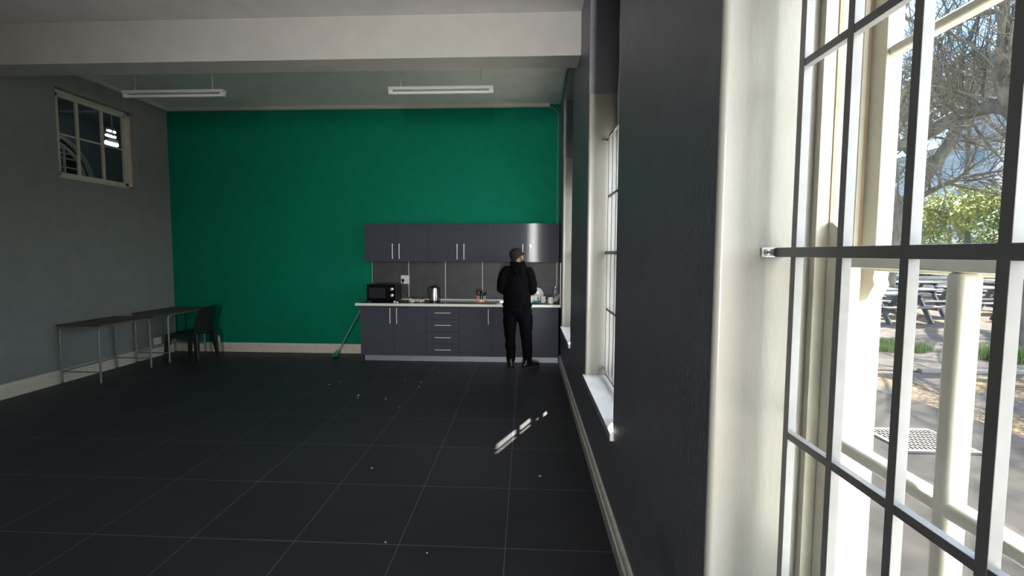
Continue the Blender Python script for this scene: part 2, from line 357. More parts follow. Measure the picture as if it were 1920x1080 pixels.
# ------------------------------------------------------------------ sash windows of the right wall
def sash_window(n, y0, y1, full):
    w = thing('window_%d' % n, (WX2, (y0 + y1) / 2, ZS), {1: 'tall cream sash window nearest the camera, right edge of the photo', 2: 'second tall sash window along the charcoal wall, seen at a slant', 3: 'farthest sash window of the charcoal wall, beside the kitchen units', 4: 'sash window just behind the camera', 5: 'sash window at the rear end of the right wall'}[n], 'window', kind='structure')
    j = .037; a, b = y0 + j, y1 - j                     # inner faces of the box frame
    f = MB()
    f.box(WX2 + .002, WXO, b, y1 - .0, ZS, ZT, .002).box(WX2 + .002, WXO, y0, a, ZS, ZT, .002)
    f.box(WX2 + .002, WXO, a, b, ZT - .05, ZT, .002).box(WX2 + .002, WXO + .04, a, b, ZS - .005, ZS + .025, .003)
    f.build('window_frame', M_sash, w)
    MB().box(.868, WXO + .001, b - .002, b + .002, ZS + .026, ZT - .05).box(.868, WXO + .001, a - .002, a + .002, ZS + .026, ZT - .05).build('outer_lining', M_yel, w)
    f = MB().box(.846, .858, b - .010, b + .001, ZS + .02, ZT - .05, .002).box(.846, .858, a - .001, a + .010, ZS + .02, ZT - .05, .002)
    f.build('parting_bead', M_sash, w)
    f = MB().box(.839, .8465, b - .004, b + .001, ZS + .02, ZT - .05).box(.8575, .8675, b - .007, b + .001, ZS + .02, ZT - .05).box(.839, .8465, a - .001, a + .004, ZS + .02, ZT - .05)
    f.box(.789, .799, b - .003, b + .001, 1.66, ZT - .05).box(.789, .799, a - .001, a + .003, 1.66, ZT - .05)
    f.build('worn_groove', M_bead, w)
    # plastered reveals, rounded at the room corner
    def reveal(yf, s):                                  # s=+1: far jamb (face looks to -y)
        r = .016; pts = [(WX2 + .001, yf + s * .001), (WX2 + .001, yf - s * r)]
        pts += [(WX + r * (1 - math.sin(R(t))), yf - s * r * math.cos(R(t))) for t in range(0, 91, 15)]
        q = MB().prism(pts + [(WX + .001, yf + s * .001)], 'z', ZS - .001, 2.95); return q.build('window_reveal', M_reveal, w)
    reveal(y1, 1); reveal(y0, -1)
    MB().box(WX - .022, WX2, y0 - .018, y1 + .018, ZS - .048, ZS, .004).build('window_sill', M_sill, w)
    st = .052
    def sash(nm, x0, x1, z0, z1, zb, top, bot, mw, mun):
        q = MB(); e = .004
        q.box(x0, x1, b - st, b - .001, z0, z1, e).box(x0, x1, a + .001, a + st, z0, z1, e)
        q.box(x0, x1, a + st, b - st, z0, z0 + bot, e).box(x0, x1, a + st, b - st, z1 - top, z1, e)
        # inner bead of each stile and the rounded glazing bars
        for yy in mun: q.box(x0 + .003, x1 - .005, yy - mw / 2, yy + mw / 2, z0 + bot, z1 - top, mw * .3, 3)
        q.box(x0 + .004, x1 - .006, a + st, b - st, zb - mw / 2, zb + mw / 2, mw * .3, 3)
        if nm == 'lower_sash':
            for yy, s in ((b, -1), (a, 1)):
                hp = [(0, 0), (s * .05, 0), (s * .044, .02), (s * .050, .035), (s * .040, .05), (s * .038, .062), (s * .014, .078), (0, .08)]
                q.rings([[V(x, yy + s * .001 + p[0], z1 + p[1] - .001) for p in hp] for x in (x0 + .002, x0 + .022)])
        if nm == 'upper_sash':
            for yy, s in ((b, -1), (a, 1)):
                hp = [(0, 0), (s * .05, 0), (s * .046, -.02), (s * .052, -.035), (s * .040, -.055), (s * .030, -.075), (s * .012, -.08), (0, -.08)]
                q.rings([[V(x, yy + s * .001 + p[0], z0 + p[1] + .001) for p in hp] for x in (x0 + .002, x1 - .002)])
        o = q.build(nm, M_sash, w)
        g = MB().box((x0 + x1) / 2 + .004, (x0 + x1) / 2 + .007, a + st - .004, b - st + .004, z0 + bot - .004, z1 - top + .004)
        g.build('window_pane', M_glass, o, smooth=False)
    ii = [y1 - .365, y1 - .63, y1 - .89]
    sash('lower_sash', .786, .838, ZS + .026, 1.645, 1.16, .035, .08, .032, ii)
    sash('upper_sash', .868, .908, 1.60, ZT - .052, 2.132, .05, .038, .022, [y - .01 for y in ii])
    return w
def grille(y0, y1, label):
    G = .666; yf = y1 - .085; yn = yf - .155 * 6 - .02
    w = thing('burglar_grille', (G, (yf + yn) / 2, ZS + .03), label, 'burglar bars', 'white steel burglar grilles inside the windows')
    z0, z1 = .632, 2.60; d = .020
    f = MB().box(G, G + d, yf - .02, yf, z0, z1, .0015).box(G, G + d, yn, yn + .02, z0, z1, .0015)
    f.box(G, G + d, yn + .02, yf - .02, z1 - .02, z1, .0015).box(G, G + d, yn + .02, yf - .02, z0, z0 + .02, .0015)
    f.build('outer_frame', M_grille, w)
    for k in range(1, 6):
        yy = yf - .01 - .155 * k
        MB().box(G, G + d, yy - .009, yy + .009, z0 + .02, z1 - .02, .0015).build('vertical_bar', M_grille, w)
    MB().box(G - .0005, G + d + .004, y0 + .018, y1 - .018, 1.634, 1.659, .0015).build('middle_bar', M_grille, w)
    for z in (2.093, 1.172): MB().box(G + .001, G + d - .001, yn + .02, yf - .02, z, z + .019, .0015).build('cross_bar', M_grille, w)
    for z in (.675, 1.6465, 2.572):
        for yy, s in ((y1 - .016, 1), (y0 + .016, -1)):
            q = MB().box(G - .036, G + .002, yy - s * .001 - .0025, yy - s * .001 + .0025, z - .0125, z + .0125, .002)
            if z != 1.6465: q.box(G, G + .012, min(yy, yf if s > 0 else yn), max(yy, yf if s > 0 else yn), z - .008, z + .008)
            q.bm.verts.ensure_lookup_table()
            o = q.build('mounting_lug', M_zinc, w)
            hb = MB().lathe([(.0075, 0), (.0075, .003), (.005, .0035), (.005, .007), (.004, .008)], (G - .021, yy - s * .004, z), 6, (0, -s, 0))
            hb.build('bolt', M_steel, o, angle=25)
    return w
for n, a, b in WINS: sash_window(n, a, b, n < 4)
grille(*WINS[0][1:], 'near window burglar grille, dark bars filling the right edge of the photo')
grille(*WINS[1][1:], 'burglar grille in the second window, seen edge-on past the dark pier')
grille(*WINS[2][1:], 'burglar grille in the far window next to the kitchen units')
# white cable hanging in the recess above the second window
pts = [(.742, 3.50, 3.75), (.742, 3.49, 3.55), (.742, 3.50, 3.40), (.742, 3.47, 3.18), (.742, 3.50, 3.02), (.742, 3.53, 2.9), (.742, 3.51, 2.78), (.742, 3.52, 2.62)]
def smoothpts(p, k=5):
    p = [Vector(q) for q in p]; out = []
    for i in range(len(p) - 1):
        a, b, c, d = p[max(i - 1, 0)], p[i], p[i + 1], p[min(i + 2, len(p) - 1)]
        for j in range(k):
            t = j / k; out.append(.5 * ((2 * b) + (c - a) * t + (2 * a - 5 * b + 4 * c - d) * t * t + (3 * b - a - 3 * c + d) * t ** 3))
    return out + [p[-1]]
tag(MB().tube(smoothpts(pts), .012, 8).build('hanging_cable', M_socket), 'wavy white cable hanging in the recess above the second window', 'cable')

# ------------------------------------------------------------------ left wall window and the room behind it
w = thing('window_6', (LX - .1, (LY0 + LY1) / 2, LZ0), 'small cream six-pane window high on the left wall', 'window', kind='structure')
X1 = LX - .085
q = MB()
y0, y1, z0, z1 = LY0 - .0, LY1, LZ0 + .003, LZ1 - .003
q.box(X1 - .07, X1, y0, y0 + .075, z0, z1, .003).box(X1 - .07, X1, y1 - .055, y1, z0, z1, .003).box(X1 - .07, X1, y0, y1, z1 - .035, z1, .003).box(X1 - .07, X1, y0, y1, z0, z0 + .04, .003)
fr = q.build('window_frame', M_sash, w)
ya, yb, za, zb = y0 + .075, y1 - .055, z0 + .04, z1 - .035
q = MB(); s_ = .042
q.box(X1 - .055, X1 - .012, ya, ya + s_, za, zb, .003).box(X1 - .055, X1 - .012, yb - s_, yb, za, zb, .003).box(X1 - .055, X1 - .012, ya, yb, zb - s_, zb, .003).box(X1 - .055, X1 - .012, ya, yb, za, za + s_, .003)
yy0, yy1 = LY0 - .01, yb - s_
for k in (1, 2): yy = yy0 + .03 + (yy1 - yy0) * k / 3; q.box(X1 - .05, X1 - .018, yy - .014, yy + .014, za + s_, zb - s_, .004)
zm = (za + zb) / 2 + .01; q.box(X1 - .048, X1 - .020, ya + s_, yb - s_, zm - .012, zm + .012, .004)
sh = q.build('sash', M_sash, w)
MB().box(X1 - .036, X1 - .033, ya + .03, yb - .03, za + .03, zb - .03).build('window_pane', M_glass, sh, smooth=False)
# next room
mb = MB().box(XR2 - .2, XR2, 2, 14, 0, 5.2).box(XR2, LX - .21, 1.8, 2, 0, 5.2).box(XR2, LX - .21, 14, 14.2, 0, 5.2).box(LX - .21, LX - .2, 7, 14, 0, 5.2).box(LX - .21, LX - .2, 2, 7, CZ, 5.2)
struct('wall_next_room', mb, M_room2)
struct('ceiling_next_room', MB().box(XR2 - .2, LX - .2, 1.8, 14.2, 5.2, 5.4), M_room2)
struct('floor_next_room', MB().box(XR2 - .2, LX - .21, 1.8, 14.2, -.2, 0), M_room2)
for k in range(3):
    struct('trim_%d' % (4 + k), MB().box(XR2, LX - .22, 3.9 + k * 2.9, 4.05 + k * 2.9, 4.95, 5.2), M_room2)
w = thing('window_7', (XR2, 10.1, 3.5), 'arched white barred window in the room beyond the left wall', 'window', kind='structure')
cy, cz, ra = 10.1, 3.5, 1.2
def arc(r0, r1, x0, x1):
    q = MB(); rows = []
    for t in range(0, 181, 6):
        c, s = math.cos(R(t)), math.sin(R(t))
        rows.append([V(x0, cy + r0 * c, cz + r0 * s), V(x0, cy + r1 * c, cz + r1 * s), V(x1, cy + r1 * c, cz + r1 * s), V(x1, cy + r0 * c, cz + r0 * s)])
    return q.rings(rows)
arc(ra - .10, ra, XR2, XR2 + .08).build('window_frame', M_skirt, w)
arc(ra - .26, ra - .18, XR2, XR2 + .06).build('inner_frame', M_skirt, w)
q = MB().box(XR2, XR2 + .02, cy - ra + .1, cy + ra - .1, 2.6, cz); q.rings([[V(x, cy + (ra - .1) * math.cos(R(t)), cz + (ra - .1) * math.sin(R(t))) for t in range(0, 181, 6)] for x in (XR2 + .001, XR2 + .02)])
q.build('window_pane', M_dark, w)
for z in (3.80, 4.03, 4.16, 4.28): MB().box(XR2 + .03, XR2 + .05, cy - ra * .5, cy + math.sqrt(max(.01, (ra - .2) ** 2 - (z - cz) ** 2)), z, z + .03).build('cross_bar', M_skirt, w)
for yy in (9.9, 10.55): MB().box(XR2 + .03, XR2 + .07, yy, yy + .05, 3.2, cz + math.sqrt((ra - .2) ** 2 - (yy - cy) ** 2)).build('vertical_bar', M_skirt, w)
M_lit = emis('lit_fluorescent_tube', (.85, .93, 1), 22)
for k, (x, yy, z) in enumerate([(-7.6, 7.46, 3.61), (-8.9, 8.74, 4.10), (-10.2, 10.05, 4.58)]):
    t = thing('fluorescent_light', (x, yy, z), ['lit fluorescent batten seen through the left window, largest of three', 'middle lit fluorescent batten seen through the left window', 'farthest lit fluorescent batten seen through the left window'][k], 'ceiling light', 'lit battens in the next room')
    MB().box(x - .03, x + .03, yy - .01, yy + .19, z + .02, z + .08).build('lamp_housing', M_lampw, t)
    MB().tube([(x, yy - .01, z), (x, yy + .19, z)], (.036, .022, .02)[k], 8).build('lamp_tube', M_lit, t)
    MB().tube([(x, yy + .12, z + .08), (x, yy + .12, 5.2)], .006, 6).build('suspension_rod', M_lampw, t)
tag(MB().tube(smoothpts([(-6.6, 6.5, 5.1), (-6.6, 6.62, 4.4), (-6.6, 6.80, 3.95), (-6.6, 6.83, 3.5), (-6.6, 6.83, 2.4)]), .018, 8).build('pipe', M_lampw), 'curved pale pipe seen behind the right panes of the left window', 'pipe')

# ------------------------------------------------------------------ ceiling lights
def batten(x0, x1, y, z, label):
    t = thing('fluorescent_batten', ((x0 + x1) / 2, y, z), label, 'ceiling light', 'unlit fluorescent battens hung from the ceiling')
    MB().box(x0, x1, y - .035, y + .035, z + .015, z + .05, .004).build('lamp_housing', M_lampw, t)
    MB().tube([(x0 + .05, y, z - .012), (x1 - .05, y, z - .012)], .0165, 12).build('lamp_tube', M_tubeoff, t)
    for a, b in ((x0, x0 + .05), (x1 - .05, x1)): MB().box(a, b, y - .02, y + .02, z - .03, z + .016, .003).build('lamp_holder', M_socket, t)
    L = x1 - x0
    for xx in (x0 + .145, x1 - .145): MB().tube([(xx, y, z + .05), (xx, y, CZ)], .006, 8).build('suspension_rod', M_lampw, t)
batten(-1.614, -.388, 5.0, 3.515, 'fluorescent batten above the kitchen, the right one of two')
batten(-4.846, -3.596, 5.0, 3.515, 'fluorescent batten by the left wall window, the dimmer one of two')

# ------------------------------------------------------------------ kitchen
YB, YU = 6.20, 6.36                      # door faces of base and wall units
def handle(parent, p0, p1, off=.03):
    """bar handle from p0 to p1 standing off the door toward -y"""
    p0, p1 = Vector(p0), Vector(p1); d = (p1 - p0); o = V(0, -off, 0)
    q = MB().tube([p0 + o, p1 + o], .0055, 10)
    for t in (.1, .9): q.tube([p0 + d * t, p0 + d * t + o], .004, 8)
    return q.build('handle', M_handle, parent)
def door(parent, x0, x1, z0, z1, y, hx=None, hz=None):
    d = MB().box(x0 + .0018, x1 - .0018, y, y + .018, z0 + .0015, z1 - .0015, .0015).build('door', M_cab, parent)
    if hx is not None: handle(d, (hx, y, hz[0]), (hx, y, hz[1]))
    return d
kw = dict(group='glossy charcoal wall cabinets over the worktop')
xs = [-2.463, -1.477, -.489, .499]
wl = ['wall cabinet at the left end, above the microwave', 'middle wall cabinet, above the kettle', 'wall cabinet at the right end with keys on its handle, above the person']
for i in range(3):
    x0, x1 = xs[i], xs[i + 1]
    t = thing('wall_cabinet', ((x0 + x1) / 2, BY, 1.50), 'charcoal gloss ' + wl[i], 'cabinet', kw['group'])
    MB().box(x0 + .001, x1 - .001, YU + .019, BY - .001, 1.502, 2.082).build('carcass', M_gap if 0 else M_cab, t)
    xm = (x0 + x1) / 2
    for a, b, h in ((x0, xm, xm - .052), (xm, x1, xm + .052)):
        door(t, a, b, 1.502, 2.084, YU, h, (1.54, 1.775))
kx = .056
t = thing('key_ring', (kx, YU - .03, 1.77), 'small key ring hanging on the right wall cabinet handle', 'keys')
q = MB(); ring = [(kx + .019 * math.cos(R(a)), YU - .037, 1.755 + .019 * math.sin(R(a))) for a in range(0, 360, 20)]
q.tube(ring + ring[:1], .002, 6).build('ring', M_steel, t)
MB().lathe([(.009, 0), (.009, .002)], (kx + .018, YU - .041, 1.75), 12, (0, -1, 0)).box(kx + .016, kx + .02, YU - .042, YU - .040, 1.72, 1.745).build('key', M_steel, t)
# base units
g = 'glossy charcoal base units under the worktop'
ZB0, ZB1 = .088, .842
def base(x0, x1, label, doors, y=YB, top=None):
    t = thing('base_cabinet', ((x0 + x1) / 2, BY, 0), label, 'cabinet', g)
    MB().box(x0 + .001, x1 - .001, y + .019, BY - .024, ZB0, top or ZB1).build('carcass', M_gap if x0 > -2.4 else M_cab, t)
    for a, b, h in doors: door(t, a, b, ZB0 + .002, ZB1 - .012, y, h, (.58, .812) if h is not None else None)
    return t
bx = [-2.482, -1.479, -.981, -.484, .488]
m1 = -1.975
base(bx[0], bx[1], 'charcoal double-door base cabinet at the left end, under the microwave', [(bx[0], m1, m1 - .045), (m1, bx[1], m1 + .055)])
t = thing('drawer_unit', ((bx[1] + bx[2]) / 2, BY, 0), 'charcoal four-drawer base unit below the kettle', 'drawer unit', g)
MB().box(bx[1] + .001, bx[2] - .001, YB + .019, BY - .024, ZB0, ZB1).build('carcass', M_gap, t)
for k in range(4):
    z1 = .830 - k * .185; z0 = z1 - .185
    d = MB().box(bx[1] + .0018, bx[2] - .0018, YB, YB + .018, z0 + .0015, z1 - .0015, .0015).build('drawer', M_cab, t)
    handle(d, (-1.345, YB, z1 - .083), (-1.108, YB, z1 - .083))
base(bx[2], bx[3], 'charcoal single-door base cabinet just left of the person', [(bx[2], bx[3], -.547)])
base(bx[3], bx[4], 'charcoal sink cabinet at the right end, behind the person', [(bx[3], 0.005, None), (.005, bx[4], None)], top=.73)
tag(MB().box(bx[3] + .001, bx[4] - .001, YB + .019, YB + .036, .731, .8445).build('cabinet_rail', M_cab), 'dark rail under the worktop edge across the sink cabinet', 'rail')
tag(MB().box(-2.44, .488, 6.245, 6.262, .001, .086, .001).build('kickboard', M_plinth), 'brushed grey metal kickboard running along the foot of the base cabinets', 'kickboard')
tag(MB().box(-2.482, -2.464, YB + .02, BY - .024, .0, .087).build('end_panel_foot', M_cab), 'dark end panel foot at the left end of the kickboard', 'end panel')
# worktop with white front edge and a sink cut-out
t = thing('worktop', (-1.02, BY, .843), 'long kitchen worktop with dark top and white front edge', 'worktop')
SX0, SX1, SY0, SY1 = -.44, .03, 6.27, 6.58
q = MB(); q.box(-2.53, SX0, 6.178, BY - .001, .846, .882, 0).box(SX1, .513, 6.178, BY - .001, .846, .882).box(SX0, SX1, 6.178, SY0, .846, .882).box(SX0, SX1, SY1, BY - .001, .846, .882)
q.build('countertop', M_top, t)
q = MB().box(-2.545, .513, 6.158, 6.179, .845, .884, .004).box(-2.545, -2.529, 6.178, BY - .002, .845, .884, .003)
q.build('front_edge', M_white_edge, t)
MB().box(-2.53, .513, BY - .032, BY - .0115, .8825, .903, .003).build('back_upstand', M_white_edge, t)
# sink
t = thing('kitchen_sink', (-.2, 6.42, .885), 'stainless steel drop-in sink in front of the person', 'sink')
q = MB(); zt = .887
def rr(x0, x1, y0, y1, z, r, n=5):
    out = []
    for cx, cy_, a0 in ((x1 - r, y1 - r, 0), (x0 + r, y1 - r, 90), (x0 + r, y0 + r, 180), (x1 - r, y0 + r, 270)):
        for k in range(n + 1):
            a = R(a0 + 90 * k / n); out.append(V(cx + r * math.cos(a), cy_ + r * math.sin(a), z))
    return out
q.rings([rr(SX0 - .03, SX1 + .03, SY0 - .03, SY1 + .03, .8828, .03), rr(SX0 - .03, SX1 + .03, SY0 - .03, SY1 + .03, zt, .03), rr(SX0 + .012, SX1 - .012, SY0 + .012, SY1 - .012, zt, .04), rr(SX0 + .02, SX1 - .02, SY0 + .02, SY1 - .02, .74, .05)], cap=False)
q.bm.faces.new([q.bm.verts.new(p) for p in rr(SX0 + .02, SX1 - .02, SY0 + .02, SY1 - .02, .74, .05)])
q.build('basin', M_steel, t)
MB().lathe([(.022, 0), (.022, .02), (.012, .03), (.012, .06)], (-.25, 6.62, .883), 16).tube(smoothpts([(-.25, 6.62, .94), (-.25, 6.62, 1.1), (-.25, 6.58, 1.17), (-.25, 6.50, 1.17), (-.25, 6.46, 1.12)]), .010, 10).build('tap', M_steel, t)
# splashback tiles
t = thing('backsplash', (-.97, BY, .9), 'row of large dark grey splashback tiles with pale joints', 'backsplash', kind='structure')
jx = [-2.463, -1.868, -1.278, -.684, -.106, .487, WX - .001]
M_tile = mat('dark_grey_splash_tile', (.045, .045, .047), .5, spec=.3, c2=(.065, .064, .064), scale=5, detail=8)
for a, b in zip(jx, jx[1:]):
    MB().box(a + .006, b - .006, BY - .011, BY - .001, .884, 1.501, .001).build('wall_tile', M_tile, t)
MB().box(jx[0], jx[-1], BY - .0105, BY - .0008, .884, 1.5005).build('grout', mat('pale_tile_grout', (.55, .55, .55), .8), t)
tag(MB().box(WX - .012, WX - .001, 6.17, 6.21, .885, 1.50, .001).build('trim_8', M_white_edge), None, None, None, 'structure')

# microwave
t = t_mw = thing('microwave_oven', (-2.2, 6.45, .884), 'black microwave oven with two dials at the left end of the worktop', 'microwave')
x0, x1, ya, yb, z0, z1 = -2.415, -1.975, 6.30, 6.60, .896, 1.155
MB().box(x0, x1, ya + .02, yb, z0, z1, .006).build('housing', M_black, t)
d = MB().box(x0, x0 + .33, ya, ya + .019, z0 + .002, z1 - .002, .003).build('door', M_blackg, t)
MB().box(x0 + .035, x0 + .29, ya - .001, ya, z0 + .05, z1 - .05).build('door_window', mat('microwave_window_mesh', (.02, .02, .026), .25), d)
c = MB().box(x0 + .332, x1, ya, ya + .019, z0 + .002, z1 - .002, .003).build('control_panel', M_blackg, t)
for z in (1.085, .99): MB().lathe([(.027, 0), (.027, .006), (.022, .008), (.020, .022), (.017, .024)], (x1 - .052, ya, z), 20, (0, -1, 0)).box(x1 - .054, x1 - .050, ya - .027, ya - .02, z - .018, z + .018).build('dial', M_zinc, c)
for xx in (x0 + .04, x1 - .04):
    for yy in (ya + .05, yb - .05): MB().lathe([(.015, 0), (.015, .013)], (xx, yy, .8835), 12).build('foot', M_black, t)
# wall socket with plug and cord
sx, sz = -1.925, 1.208
t = thing('wall_socket', (sx, BY - .012, sz), 'white double wall socket on the splashback tiles', 'socket')
MB().box(sx - .068, sx + .068, BY - .022, BY - .0115, sz - .068, sz + .068, .004).build('faceplate', M_socket, t)
for k in range(2): MB().box(sx + .012 + k * .026, sx + .028 + k * .026, BY - .027, BY - .021, sz + .012, sz + .04, .002).build('switch', M_socket, t)
q = MB()
for dx, dz in ((.03, -.01), (.018, -.035), (.042, -.035)): q.lathe([(.005, 0), (.005, .001)], (sx + dx, BY - .0222, sz + dz), 10, (0, -1, 0))
q.build('socket_hole', M_black, t)
t = thing('power_plug', (sx - .032, BY - .03, sz - .02), 'black plug in the wall socket with its cord curling down', 'plug')
MB().lathe([(.024, 0), (.026, .012), (.020, .034), (.012, .042)], (sx - .032, BY - .022, sz - .012), 16, (0, -1, 0)).obox((sx - .032, BY - .045, sz - .035), (.018, .016, .05), (.2, 0, 0), .004).build('plug_body', M_black, t)
cord = smoothpts([(sx - .032, BY - .045, sz - .05), (sx - .03, BY - .05, sz - .12), (sx + .01, BY - .05, sz - .22), (sx + .09, BY - .055, sz - .305), (sx + .16, BY - .075, .888), (sx + .26, BY - .09, .888), (-1.45, 6.56, .888), (-1.40, 6.50, .888)])
MB().tube(cord, .0048, 8).build('cord', M_black, t)
t = t_mw
MB().tube(smoothpts([(-1.975, 6.57, .92), (-1.94, 6.54, .889), (-1.87, 6.50, .888), (-1.83, 6.53, .888), (-1.82, 6.58, .888)]), .0045, 8).build('cord', M_black, t)
MB().box(-1.985, -1.955, 6.24, 6.27, .884, .912, .003).box(-1.945, -1.915, 6.245, 6.268, .884, .902, .003).build('plug', M_socket, t)['label'] = 'white plug on the cord'
# crumpled plastic on the worktop
q = MB(); rnd = random.Random(5)
for k in range(16):
    q.ell((-1.76 + k * .0125 + rnd.uniform(-.01, .01), 6.33 + rnd.uniform(-.035, .035), .902 + rnd.uniform(-.004, .016)), (.018 + rnd.random() * .014, .016 + rnd.random() * .01, .012 + rnd.random() * .008), (rnd.random() * 3, rnd.random() * 3, rnd.random() * 3), 8, 6)
o = q.build('crumpled_wrapper', M_litter); tag(o, 'crumpled pale pink plastic wrapper on the worktop left of the kettle', 'wrapper')
remesh(o, .004, 2, .3, .008, .02)
# kettle
kx, ky = -1.402, 6.42
t = thing('electric_kettle', (kx, ky, .883), 'brushed steel electric kettle with black handle on its base', 'kettle')
MB().lathe([(.082, .883), (.082, .897), (.074, .904)], (kx, ky, 0), 28).build('power_base', M_black, t)
MB().lathe([(.072, .906), (.074, .93), (.070, 1.0), (.062, 1.07), (.055, 1.10)], (kx, ky, 0), 32).build('body', M_steel, t)
MB().lathe([(.056, 1.099), (.054, 1.112), (.036, 1.124), (.012, 1.128), (.012, 1.138), (.001, 1.14)], (kx, ky, 0), 24).build('lid', M_black, t)
MB().tube(smoothpts([(kx - .045, ky - .01, 1.112), (kx - .085, ky - .012, 1.112), (kx - .108, ky - .015, 1.07), (kx - .106, ky - .015, 1.0), (kx - .092, ky - .014, .95), (kx - .072, ky - .01, .932)]), [.010] * 26, 10).build('handle', M_black, t)
MB().rings([[V(kx + .05, ky - .02, 1.06), V(kx + .05, ky + .02, 1.06), V(kx + .052, ky, 1.02)], [V(kx + .082, ky - .012, 1.108), V(kx + .082, ky + .012, 1.108), V(kx + .086, ky, 1.095)]]).build('spout', M_steel, t)
# cutlery caddy
cx, cyy = -.672, 6.38
t = thing('cutlery_holder', (cx, cyy, .883), 'pale cutlery holder with an orange base left of the person', 'cutlery holder')
MB().box(cx - .08, cx + .07, cyy - .05, cyy + .05, .883, .903, .006).build('tray', M_orange, t)
q = MB()
for k in range(12):
    a = R(k * 30); q.tube([(cx + .055 * math.cos(a), cyy + .045 * math.sin(a), .902), (cx + .062 * math.cos(a + .12), cyy + .05 * math.sin(a + .12), .99)], .0045, 6)
q.lathe([(.055, .902), (.056, .935), (.054, .935), (.053, .904)], (cx, cyy, 0), 24)
q.build('basket', M_socket, t)
rnd = random.Random(3)
U = []
for k in range(13):
    a = rnd.uniform(0, 6.28); r0 = rnd.uniform(.0, .03); dx, dy = math.cos(a), math.sin(a) * .5
    U.append((dx * (r0 + rnd.uniform(.03, .085)), dy * .06, dx * r0, dy * r0, rnd.uniform(.12, .17), k))
U.sort()
words = ['farthest left', 'second from the left', 'third from the left', 'fourth from the left', 'fifth from the left', 'sixth from the left', 'in the middle', 'sixth from the right', 'fifth from the right', 'fourth from the right', 'third from the right', 'second from the right', 'farthest right']
for i, (x1_, y1_, x0_, y0_, h, k) in enumerate(U):
    kind = 2 if k % 4 == 1 else (1 if i == 3 else 0)
    p0 = V(cx + x0_, cyy + y0_, .905); p1 = V(cx + x1_, cyy + y1_, .905 + h)
    q = MB().tube([p0, p0.lerp(p1, .5), p0.lerp(p1, .55), p0.lerp(p1, .9), p1], [.003, .003, .009, .011, .005], 8)
    o = q.build('utensil', (M_black, M_redp, M_steel)[kind])
    tag(o, ('black-handled', 'red-handled', 'steel')[kind] + ' utensil in the cutlery holder, ' + words[i], 'utensil', 'utensils standing in the cutlery holder')
# dishes to the right of the person
t = thing('dish_rack', (.2, 6.42, .883), 'low wire dish rack under the white plates and cups', 'dish rack')
q = MB()
for xx in [.04 + k * .04 for k in range(9)]: q.tube([(xx, 6.3, .890), (xx, 6.56, .890)], .0022, 6)
for yy in (6.3, 6.56): q.tube([(.03, yy, .890), (.37, yy, .890)], .003, 6)
for xx in (.04, .36):
    for yy in (6.3, 6.56): q.tube([(xx, yy, .8835), (xx, yy, .890)], .003, 6)
q.build('wire_frame', M_zinc, t)
def plate(c, ax, r, label, grp='white plates drying by the sink'):
    o = MB().lathe([(r * .5, -.004), (r * .55, .0), (r * .98, .014), (r, .017), (r * .97, .0185), (r * .6, .006), (r * .55, .003), (.002, .003)], c, 36, ax).build('plate', M_china)
    tag(o, label, 'plate', grp)
plate((.165, 6.53, .998), (.12, -1, .22), .112, 'large white plate standing upright beside the person')
plate((.145, 6.555, .99), (.10, -1, .22), .098, 'smaller white plate tucked behind the large upright one')
plate((.462, 6.36, .945), (-.86, -.1, .50), .072, 'small white saucer leaning to the right of the cups')
plate((.492, 6.40, .962), (-.86, -.1, .50), .078, 'white saucer leaning behind another at the right wall')
def mug(x, y, z, r, h, a, label, flip=False):
    t = thing('mug', (x, y, z), label, 'mug', 'white mugs drying by the sink')
    p = [(r * .82, z + .001), (r * .88, z + .004), (r, z + h), (r * .93, z + h), (r * .80, z + .008), (.002, z + .008)]
    if flip: p = [(q_[0], 2 * z + h - q_[1]) for q_ in p]
    MB().lathe(p, (x, y, 0), 28).build('cup', M_china, t)
    dx, dy = math.cos(a), math.sin(a)
    MB().tube(smoothpts([(x + dx * (r * .9), y + dy * r * .9, z + h * .78), (x + dx * (r + .022), y + dy * (r + .022), z + h * .74), (x + dx * (r + .028), y + dy * (r + .028), z + h * .5), (x + dx * (r + .018), y + dy * (r + .018), z + h * .26), (x + dx * r * .88, y + dy * r * .88, z + h * .22)]), .0055, 8).build('handle', M_china, t)
mug(.085, 6.36, .893, .041, .098, R(150), 'white mug half hidden by the person')
mug(.150, 6.43, .893, .041, .100, R(-40), 'white mug behind the teal cloth')
mug(.262, 6.34, .893, .040, .096, R(-85), 'white mug turned with its handle to the camera')
mug(.375, 6.35, .8835, .045, .098, R(60), 'white mug upside down next to the leaning saucers', True)
q = MB().ell((.165, 6.30, .906), (.05, .03, .016)).ell((.19, 6.29, .915), (.025, .02, .016)).ell((.13, 6.30, .903), (.03, .025, .012))
o = q.build('dishcloth', M_teal); tag(o, 'crumpled teal dishcloth in front of the mugs', 'cloth'); remesh(o, .004, 3, .4, .012, .03)
t = thing('plastic_bottle', (.462, 6.595, .883), 'translucent grey water bottle in the worktop corner', 'bottle')
MB().lathe([(.034, .883), (.038, .89), (.038, .95), (.034, .97), (.038, .99), (.038, 1.06), (.030, 1.085), (.016, 1.10)], (.462, 6.595, 0), 24).build('bottle_body', mat('grey_bottle_plastic', (.22, .24, .28), .2), t)
MB().lathe([(.018, 1.10), (.018, 1.125), (.015, 1.128)], (.462, 6.595, 0), 16).build('cap', M_zinc, t)

